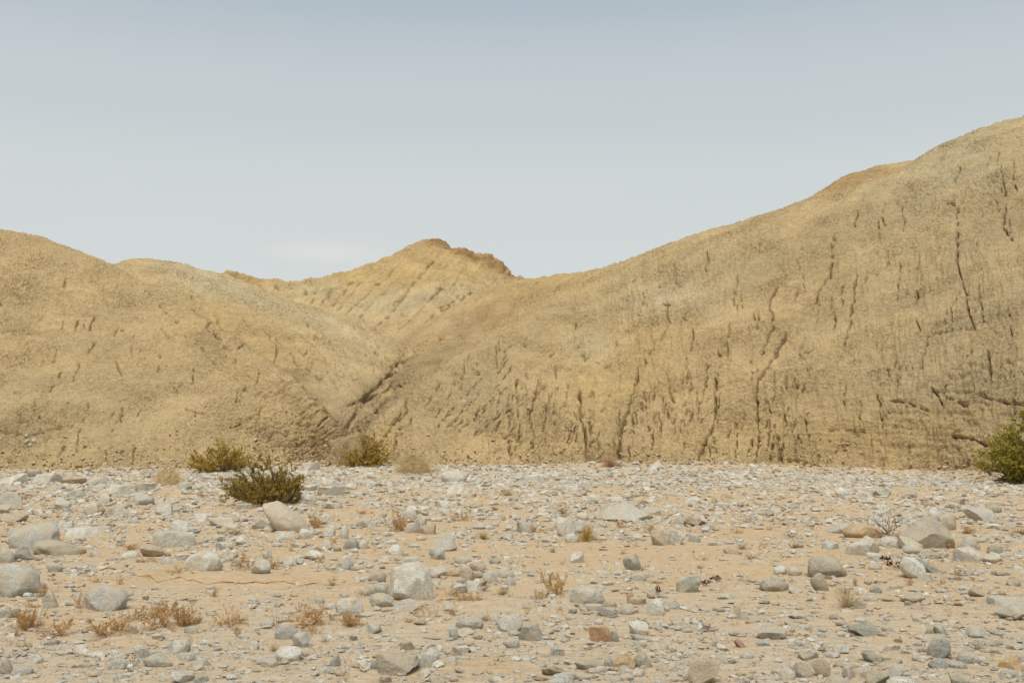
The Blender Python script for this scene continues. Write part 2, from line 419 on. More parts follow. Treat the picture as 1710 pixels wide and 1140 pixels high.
def build_hill(name, pts, pxs, Y0f, Y1f, nrows, cracks, amp=1.0, tintf=None, streakf=None, seed=0):
    f = TPS(pts)
    nc = len(pxs); S = 150
    Y0 = Y0f(pxs); Y1 = Y1f(pxs)
    t = np.linspace(0, 1, S)
    Y = Y0[None] + (Y1 - Y0)[None] * t[:, None]
    X = (pxs - CX)[None] / FPX * Y
    Z = f(X.ravel(), Y.ravel()).reshape(Y.shape)
    seg = np.hypot(np.diff(Z, axis=0), np.diff(Y, axis=0) * .8) / (Y[1:] ** 1.0)
    el = (Z - CAM_Z) / Y
    seen = el[1:] >= np.maximum.accumulate(el, axis=0)[1:] - 0.004
    seg = seg * np.where(seen, 1.0, 0.12)
    L = np.vstack([np.zeros(nc), np.cumsum(seg, 0)])
    L = L / L[-1]
    k = np.ones(61) / 61
    Lp = np.pad(L, ((0, 0), (30, 30)), mode='edge')
    L = np.stack([np.convolve(r, k, 'valid') for r in Lp])
    tt = np.linspace(0, 1, nrows)
    Yg = np.empty((nrows, nc))
    for c in range(nc): Yg[:, c] = np.interp(tt, L[:, c], Y[:, c])
    Xg = (pxs - CX)[None] / FPX * Yg
    Zg = f(Xg.ravel(), Yg.ravel()).reshape(Yg.shape)
    V = np.stack([Xg, Yg, Zg], -1)
    du = np.gradient(V, axis=1); dv = np.gradient(V, axis=0)
    N = np.cross(du, dv).reshape(-1, 3); N /= np.linalg.norm(N, axis=1)[:, None]
    P = V.reshape(-1, 3)
    px = CX + P[:, 0] / P[:, 1] * FPX; py = HY - (P[:, 2] - CAM_Z) / P[:, 1] * FPX
    D = 0.22 * fbm(P * (.28, .28, .28), 3, .5, seed + 1) + 0.11 * fbm(P * (.8, .8, .7), 3, .5, seed + 4)
    toe = np.exp(-np.clip(P[:, 2], 0, None) / 1.1); D += toe * (.30 * gn(P * (.5, .5, .5), seed + 90) + .16 * gn(P * 1.5, seed + 91))
    # flutes and streaks that run down the slope
    D += streakf(px, py, P, seed)
    # crust plates and clods
    wp = P + 0.10 * np.stack([gn(P * 2.6, 31), gn(P * 2.6, 32), gn(P * 2.6, 33)], 1)
    f1, f2 = worley(wp * (3.4, 3.4, 6.4), seed + 2)
    patch = np.clip(.62 + 2.2 * fbm(P * (.4, .4, .5), 3, .55, seed + 44), .38, 1.6) * np.where(px > 1250, 1 - .8 * blob(px, py, 1470, 725, 230, 55), 1)
    D += amp * patch * (0.050 * (0.55 - f1) - 0.045 * np.exp(-((f2 - f1) / .09) ** 2))
    f1, f2 = worley(wp * (7.5, 7.5, 13.5), seed + 3)
    D += amp * (.25 + .75 * patch) * (0.060 * (0.55 - f1))
    D += amp * (.3 + .7 * patch) * 0.062 * fbm(P * (4.5, 4.5, 8.5), 3, .75, seed + 7)
    D += amp * .045 * np.where(px > 1100, blob(px, py, 1470, 725, 230, 60), 0) * fbm(np.c_[P[:, 0] * .5, P[:, 1] * .5, P[:, 2] * 6 + .8 * P[:, 0] * .3], 3, .6, 17) * 2
    D -= amp * 0.20 * patch * np.clip(gn(P * (2.3, 2.3, 1.8), seed + 20) - .42, 0, 1)
    # finer cracks everywhere that follow the fall of the slope
    D -= 1.9 * carve(px, py, cracks) + carve(px, py, GULLY, 0)
    P2 = P + N * D[:, None]
    P2[:nc, 2] = -2.5; P2[:nc, 1] += .3              # closed down below the riverbed
    me = mesh_from(name, P2, sheet_faces(nrows, nc), M_hill)
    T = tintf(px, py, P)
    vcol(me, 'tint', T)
    o = link(name, me)
    return o, P2

def streak(px, py, P, ang, period, seed, stretch=9.0):
    """ridged noise in the hill face, drawn out along the line of fall (ang from straight down, in degrees)"""
    a = math.radians(ang)
    u = (px * math.cos(a) - py * math.sin(a)) / period; v = (px * math.sin(a) + py * math.cos(a)) / (period * stretch)
    u = u + .5 * gn(np.c_[px / 60, py / 60, px * 0], seed + 5)
    return .28 - np.abs(fbm(np.c_[u, v, u * 0 + P[:, 1] * .02], 3, .6, seed)) * 1.2

def blob(px, py, cx, cy, rx, ry, ang=0):
    a = math.radians(ang); x, y = px - cx, py - cy
    u = x * math.cos(a) + y * math.sin(a); v = -x * math.sin(a) + y * math.cos(a)
    return np.exp(-((u / rx) ** 2 + (v / ry) ** 2))
TAN = np.array([0.570, 0.418, 0.218]); GREY = np.array([0.440, 0.350, 0.205]); YEL = np.array([0.57, 0.395, 0.155]); PALE = np.array([0.64, 0.52, 0.33])  # PALE on the left spur's crest paints in the light from above
GREEN = np.array([0.53, 0.455, 0.285]); ORA = np.array([0.42, 0.265, 0.12]); GULCH = np.array([0.33, 0.245, 0.14]); CAP = np.array([0.30, 0.175, 0.075])  # GULCH: dark gully rock, also used to paint in shade
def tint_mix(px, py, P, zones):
    T = np.tile(TAN, (len(px), 1)); w = 12 * fbm(P * .5, 3, .5, 61)
    for colr, k, *b in zones:
        m = np.clip(k * blob(px + w, py + w, *b) * (1 + .9 * fbm(P * .9, 3, .6, 63)), 0, 1)[:, None]
        T = T * (1 - m) + colr * m
    return T

BASE_L = lambda px: np.interp(px, [-1200, 0, 300, 480, 560, 620, 900], [29, 31, 31.5, 33, 35, 37, 40])
BASE_R = lambda px: np.interp(px, [300, 500, 575, 700, 900, 1100, 1300, 1400, 1550, 1650, 1710, 2100, 2600], [42, 38.5, 36.3, 35, 35, 34.5, 33, 32, 29.8, 28, 27.2, 24, 22])

def hill_pts(rows, base, basepx):
    pts = []
    for r in rows:
        if len(r) == 4: pts.append(((r[0] - CX) / FPX * r[2], r[2], r[3]))     # given height
        else: pts.append(W(*r))
    for b in basepx:
        y = float(base(b)); pts.append(((b - CX) / FPX * y, y, 0.05)); y -= 3; pts.append(((b - CX) / FPX * y, y, -0.75))
    return pts

FLOOR = [(575,756,36.2), (590,712,40), (615,672,45), (650,632,51), (670,598,56)]
left_pts = hill_pts([
 (0,383,50), (0,580,38.6), (0,480,43.5), (75,400,50), (130,420,50), (185,440,49.5), (185,560,41), (185,500,45), (270,500,47.6), (355,556,43.6), (420,600,40.6), (480,645,38.4), (530,692,36.4), (566,744,34.8),
 (300,600,38.4), (300,690,34.2), (430,690,35.4), (355,640,37),
 (270,0,52,6.6), (355,0,48.5,3.9), (420,0,45,2.2), (480,0,43,1.0), (530,0,41,-.2), (566,0,39.5,-1.2), (355,0,54,2.5), (480,0,52,-1), (566,0,48,-2.5),
 (650,0,37,-1.6), (650,0,46,-3), (800,0,40,-3.5), (800,0,60,-4), (480,0,64,-1), (355,0,64,2), (185,0,56,8), (185,0,66,5.5),
 (0,0,62,9.6), (0,0,72,6), (-400,330,50), (-400,560,38), (-900,300,50), (-900,540,37), (-400,0,70,9), (-900,0,70,9)], BASE_L, [-900, -400, 0, 150, 300, 420, 500, 555])
lobe_pts = [W(*r) for r in ((185,441,57), (240,433,57), (300,445,57), (355,458,57.5), (400,470,58), (480,500,58.5), (540,520,59), (600,543,59.5), (640,556,60), (668,566,60.3),
 (240,500,51), (300,540,49.5), (355,572,48.6), (355,520,53), (480,655,43.5), (480,585,50), (540,703,40.3), (540,620,47.5), (590,625,49.5), (560,575,54), (630,590,55.5), *FLOOR)]
lobe_pts += [((x - CX) / FPX * y, y, z) for x, y, z in ((100,50,6.4), (100,58,9), (300,43,3.4), (400,41,2.2), (480,38.5,.9), (540,35.2,-.15), (600,35.2,-.1), (540,33,-1), (600,33,-1), (650,37,-.7), (650,41,0), (700,46,.6), (720,53,1.8), (740,61,4.0), (185,68,7), (355,69,6.2), (480,70,5.4), (600,70,4.6), (740,71,4))]
right_pts = hill_pts([
 *FLOOR, (500,0,41,-1.6), (560,0,50,-.8), (600,0,60,2.6), (600,0,72,3.5), (540,0,38,-1),
 (681,559,60.5), (723,532,60.5), (786,499,61), (865,467,62), (930,460,60), (1010,450,56.5), (1060,428,55), (1120,405,53.5), (1200,382,52), (1280,357,51), (1355,331,50), (1400,322,49.8), (1440,311,49.5), (1485,294,49.2), (1520,275,49), (1560,248,48), (1600,228,47.5), (1640,215,47), (1710,200,46),
 (940,500,54), (870,540,49.5), (800,585,44.6), (720,640,40.4), (640,700,37.4), (740,588,52), (800,545,56), (690,640,46.3),
 (1010,560,46.2), (1010,660,39), (870,640,40.5), (800,680,37.3), (1200,500,43), (1200,600,38.5), (1200,700,35.4), (1100,500,46.5), (1100,610,39.5), (1355,500,40.5), (1355,620,35.5), (1355,700,33.6),
 (1520,430,40.5), (1520,590,33.8), (1520,690,31), (1710,350,38.8), (1710,480,33.4), (1710,600,29.6), (1710,690,28), (1620,640,30.3),
 (1900,140,46), (1900,400,34), (1900,620,27.2), (2300,60,46), (2300,400,31), (2600,0,46),
 (700,0,72,5), (865,0,74,8.5), (1010,0,70,8.6), (1200,0,66,9.5), (1355,0,62,10.5), (1520,0,60,12.5), (1710,0,60,14), (2100,0,62,15), (2600,0,64,16)], BASE_R, [600, 700, 900, 1100, 1300, 1450, 1550, 1650, 1710, 2100, 2500])

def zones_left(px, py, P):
    return tint_mix(px, py, P, [(PALE, .8, 330, 465, 60, 22, 15), (GREEN, .6, 400, 490, 150, 26, 20), (PALE, .45, 560, 545, 120, 14, 22), (PALE, .3, 560, 640, 60, 90, 30), (GREY, .35, 120, 700, 260, 60), (GULCH, .75, 625, 655, 75, 16, -42), (GULCH, .6, 566, 722, 22, 44), (GULCH, .35, 530, 650, 90, 20, 45), (YEL, .3, 430, 560, 180, 40, 25)])  # GULCH: dark rock plus painted shade; crest PALE: painted top light
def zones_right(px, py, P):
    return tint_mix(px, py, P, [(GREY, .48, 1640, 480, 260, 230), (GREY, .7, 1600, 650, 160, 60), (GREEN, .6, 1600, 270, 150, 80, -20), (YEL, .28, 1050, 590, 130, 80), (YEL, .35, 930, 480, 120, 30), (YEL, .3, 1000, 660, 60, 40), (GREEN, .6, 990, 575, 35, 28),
        (GREY, .55, 1180, 460, 260, 45, -15), (PALE, .5, 1120, 500, 80, 30), (ORA, .45, 800, 530, 110, 25, -30), (GREY, .4, 720, 690, 120, 30), (GULCH, .8, 632, 660, 85, 17, -42), (GULCH, .7, 578, 722, 26, 40), (GULCH, .4, 720, 600, 90, 14, -42), (ORA, .35, 1010, 765, 60, 25), (YEL, .3, 1400, 730, 200, 40), (GREY, .35, 800, 630, 70, 40)])  # GULCH: dark rock, with shade painted in to deepen the gully

def streaks_left(px, py, P, seed):
    rim = np.exp(-((py - np.interp(px, [185, 270, 355, 480, 568], [446, 512, 566, 655, 752])) / 22) ** 2) * sstep(200, 320, px)
    return .5 * rim + .045 * -streak(px, py, P, 12, 20, seed + 70)
def streaks_lobe(px, py, P, seed):
    cut = np.exp(-((py - np.interp(px, [185, 270, 355, 480, 568], [436, 490, 542, 630, 728])) / 20) ** 2) * sstep(230, 360, px)
    return -.9 * cut + .13 * -streak(px, py, P, 50, 13, seed + 60) * sstep(150, 300, px)
def streaks_right(px, py, P, seed):
    face = sstep(-30, 30, py - np.interp(px, [560, 640, 720, 800, 870, 1000, 1100], [760, 700, 640, 588, 542, 468, 400]))
    low = sstep(560, 720, py) * sstep(800, 900, px) * (1 - sstep(1300, 1420, px))
    spur = np.exp(-((py - np.interp(px, [600, 640, 720, 800, 870, 1000], [740, 704, 645, 592, 546, 470])) / 15) ** 2) * (1 - sstep(880, 980, px)) * sstep(600, 650, px)
    D = .26 * spur - (1 - face) * .35 * np.exp(-((py - np.interp(px, [640, 720, 800, 870], [672, 612, 556, 506])) / 20) ** 2) * (1 - sstep(840, 900, px)) + (1 - face) * .13 * -streak(px, py, P, -50, 13, seed + 60)
    D = D + face * (.05 + .17 * low) * -streak(px, py, P, 4, 26, seed + 70, 6) + face * low * .05 * -streak(px, py, P, 2, 9, seed + 75, 6)
    return D + face * (1 - low) * (.07 * -streak(px, py, P, 4, 8, seed + 80, 7) + .09 * -streak(px, py, P, 8, 30, seed + 85, 7))
def streaks_far(px, py, P, seed):
    jag = sstep(700, 715, px) * np.exp(-((py - np.interp(px, [c[0] for c in crestC], [c[1] for c in crestC])) / 12) ** 2)
    return jag * (.5 * fbm(P * (.5, .5, 1.6), 4, .65, 88) + .1) + .28 * -streak(px, py, P, -38, 15, seed + 60, 7)
px_l = np.r_[np.linspace(-1100, -60, 60, endpoint=False), np.linspace(-60, 620, 480)]
px_r = np.r_[np.linspace(520, 1760, 930, endpoint=False), np.linspace(1760, 2600, 60)]
rc = np.random.default_rng(21)
def rand_cracks(n, x0, x1, y0f, y1f, lean=0.0):
    out = []
    for _ in range(n):
        x = rc.uniform(x0, x1); y = rc.uniform(y0f(x), y1f(x)); L = rc.uniform(8, 45)
        p = [(x, y)]
        for k in range(3): p.append((p[-1][0] + lean * L / 3 + rc.normal(0, 2.2), p[-1][1] + L / 3))
        out.append((rc.uniform(1.3, 2.6), rc.uniform(.08, .24), np.array(p)))
    return out
sky_r = lambda x: np.interp(x, [700, 865, 1010, 1200, 1355, 1520, 1710], [590, 500, 480, 410, 360, 300, 225])
ck_l = CRACKS + rand_cracks(34, -20, 560, lambda x: np.interp(x, [0, 200, 560], [430, 480, 600]), lambda x: 760, -.25) + rand_cracks(36, 200, 640, lambda x: np.interp(x, [200, 640], [450, 570]), lambda x: np.interp(x, [200, 640], [560, 640]), .8)
ck_r = CRACKS + rand_cracks(120, 760, 1700, sky_r, lambda x: 700, -.06) + rand_cracks(110, 850, 1340, lambda x: 610, lambda x: 750, -.03) + rand_cracks(60, 600, 860, lambda x: 560 + (860 - x) * .2, lambda x: 700, -.7)
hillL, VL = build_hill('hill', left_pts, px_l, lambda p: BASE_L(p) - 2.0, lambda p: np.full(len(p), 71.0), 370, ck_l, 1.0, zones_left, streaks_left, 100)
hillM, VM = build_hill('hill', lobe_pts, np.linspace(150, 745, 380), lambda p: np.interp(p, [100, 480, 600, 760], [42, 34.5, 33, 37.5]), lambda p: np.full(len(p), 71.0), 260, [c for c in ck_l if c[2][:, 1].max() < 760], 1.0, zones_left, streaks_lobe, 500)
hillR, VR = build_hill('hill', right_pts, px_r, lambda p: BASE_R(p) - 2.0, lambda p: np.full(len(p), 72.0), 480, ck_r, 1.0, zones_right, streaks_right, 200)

crestC = [(200,505),(300,472),(355,458),(385,453),(420,461),(460,464),(520,465),(560,457),(600,446),(640,431),(665,419),(690,406),(712,399),(735,403),(760,412),(800,424),(830,437),(850,456),(866,467),(900,480),(960,510),(1050,560)]
pc = []
for x, y in crestC:
    pc += [W(x, y, 95), W(x, y + 62, 86.5), W(x, y + 128, 78.5), ((x - CX) / FPX * 108, 108, W(x, y, 95)[2] - 4.5)]
    pc += [W(x, y + 11, 93.4), ((x - CX) / FPX * 96.6, 96.6, W(x, y, 95)[2] - .9)]
def zones_far(px, py, P):
    return tint_mix(px, py, P, [(GREEN * .98, .6, 680, 500, 110, 22, -10), (GREEN, .7, 520, 480, 60, 14), (CAP, .9, 790, 428, 85, 9, 24), (CAP, .8, 722, 405, 26, 7), (ORA, .3, 720, 425, 60, 24), (ORA, .7, 410, 462, 50, 12, 10), (YEL, .35, 760, 450, 90, 22), (YEL, .4, 620, 460, 120, 30)])
hillC, VC = build_hill('hill', pc, np.linspace(180, 960, 370), lambda p: np.full(len(p), 74.0), lambda p: np.full(len(p), 107.0), 230, FAR_RILLS, 1.4, zones_far, streaks_far, 300)
pe = [W(1290,372,62), W(1330,345,62), W(1365,322,62), W(1390,305,62), W(1430,290,62), W(1480,278,62), W(1520,270,62), W(1580,262,62), W(1650,258,62)]
pe += [W(x, y + 60, 57) for x, y in ((1290,372),(1365,322),(1430,293),(1520,272),(1650,258))] + [((x - CX) / FPX * 74, 74, z) for x, z in ((1290,9.5),(1400,12.5),(1520,14),(1650,14.5))]
hillE, VE = build_hill('hill', pe, np.linspace(1290, 1650, 180), lambda p: np.full(len(p), 55.0), lambda p: np.full(len(p), 74.0), 110, [], 1.0, lambda px, py, P: tint_mix(px, py, P, [(ORA, .8, 1430, 300, 90, 30)]), lambda px, py, P, s: 0 * px, 400)
for o, lb in ((hillM, 'bright-crested spur of the left hill sinking into the gully'), (hillL, 'pale tan clay hill sloping down from the left to the gully'), (hillR, 'high crusted clay hill on the right with deep dark erosion cracks'),
              (hillC, 'distant pointed hill with a brown rocky crest behind the gully'), (hillE, 'low rounded hump behind the skyline of the right hill')):
    tag(o, lb, kind='structure')

# ------------------------------------------------------------------ riverbed
LEDGE = np.array([(120,957),(165,951),(205,949),(240,962),(265,968),(300,962),(345,971),(410,975),(470,974),(520,973),(560,970),(610,968)], float)
gy = lambda py: CAM_Z * FPX / (py - HY)
LY = gy(LEDGE[:, 1]); LX = (LEDGE[:, 0] - CX) / FPX * LY
def ground_z(x, y):
    x = np.asarray(x, float); y = np.asarray(y, float); P = np.c_[x.ravel(), y.ravel(), 0 * x.ravel()]
    z = 0.045 * fbm(P * .35, 3, .5, 71) + 0.020 * fbm(P * (1.3, 3.0, 1), 4, .55, 74)
    pb = CX + P[:, 0] / np.maximum(P[:, 1], 1) * FPX; bs = np.where(pb < 566, BASE_L(pb), BASE_R(pb))
    z += .13 * sstep(-1.6, .6, P[:, 1] - bs + .8 * gn(P * .45, 41) + .3 * gn(P * 1.7, 42)) ** 2
    yl = np.interp(P[:, 0], LX, LY) + .03 * gn(P * 9, 79)
    d = P[:, 1] - yl
    end = sstep(LX[0] - .1, LX[0] + .35, P[:, 0]) * (1 - sstep(LX[-1] - .7, LX[-1], P[:, 0]))
    z -= end * 0.030 * np.exp(-((d + .10) / .22) ** 2)
    return z.reshape(x.shape)
nR, nC = 300, 760
Yr = 1.0 / np.linspace(1 / 4.6, 1 / 44.0, nR)
pr = np.linspace(-470, 2180, nC)
Yg = np.repeat(Yr[:, None], nC, 1); Xg = (pr - CX)[None] / FPX * Yg
Zg = ground_z(Xg, Yg)
Pq = np.c_[Xg.ravel(), Yg.ravel(), np.zeros(Xg.size)]
Zg = Zg + (0.006 * fbm(Pq * (6, 11, 1), 3, .6, 81)).reshape(Zg.shape)
edge = np.minimum(np.minimum(sstep(0, 25, pr + 470)[None] * np.ones((nR, 1)), sstep(0, 25, 2180 - pr)[None] * np.ones((nR, 1))), np.minimum(sstep(0, 12, np.arange(nR))[:, None], sstep(0, 12, nR - 1 - np.arange(nR))[:, None]))
Zg = Zg * edge - 0.10 * (1 - edge)
me = mesh_from('riverbed', np.stack([Xg, Yg, Zg], -1).reshape(-1, 3), sheet_faces(nR, nC), M_sand)
grit = np.clip(sstep(11, 6.5, Yg) * .8 + sstep(22, 30, Yg) * .6 + .15, 0, 1)
vcol(me, 'grit', np.repeat(grit.reshape(-1, 1), 3, 1))
bed = tag(link('riverbed', me), kind='structure')
xs = np.r_[-2500, -1200, -600, -300, -150, np.linspace(-80, 80, 41), 150, 300, 600, 1200, 2500]
yy, xx = np.meshgrid(xs, xs, indexing='ij')
me = mesh_from('desert_floor', np.stack([xx, yy, 0 * xx - .06], -1).reshape(-1, 3), sheet_faces(len(xs), len(xs)), M_sand)
vcol(me, 'grit', np.full((len(me.vertices), 3), .3))
tag(link('desert_floor', me), kind='structure')

# low sand bank cut by the last flood: a crumbling lip with a shadowed undercut
ns = 420
lx = np.linspace(LX[0], LX[-1], ns); ly = np.interp(lx, LX, LY)
q = np.c_[lx * 3, lx * 0, lx * 0]
ly = ly + .10 * gn(q * .8, 5) + .045 * fbm(q * 3.1, 3, .6, 6)
taper = sstep(0, .10, np.linspace(0, 1, ns)) * (1 - sstep(.75, 1, np.linspace(0, 1, ns)))
hh = np.clip(.024 + .11 * gn(q * 1.5, 12) + .014 * fbm(q * 5, 2, .5, 14), .004, .06) * taper
rows_ = []
for k, (dy, f) in enumerate(((1.3, -.25), (.85, .25), (.45, .62), (.20, .86), (.07, .97), (.02, 1.0), (-.010, .97), (-.02, .84), (-.012, .62), (-.018, .42), (-.035, .22), (-.06, .0), (-.10, -.4))):
    jag = .05 * fbm(np.c_[lx * 9, lx * 0 + dy * 9, lx * 0], 4, .65, 30)
    y_ = ly + dy + jag * (1 if dy < .1 else .5)
    z_ = ground_z(lx, y_) + hh * f + .006 * gn(np.c_[lx * 22, y_ * 22, y_ * 0], 33) * taper - (.008 if k in (0, 12) else 0) - .03 * (1 - taper)
    rows_.append(np.stack([lx, y_, z_], -1))
me = mesh_from('sand_bank', np.array(rows_).reshape(-1, 3), sheet_faces(len(rows_), ns), M_sand)
vcol(me, 'grit', np.zeros((len(me.vertices), 3)))
tag(link('sand_bank', me), kind='structure')
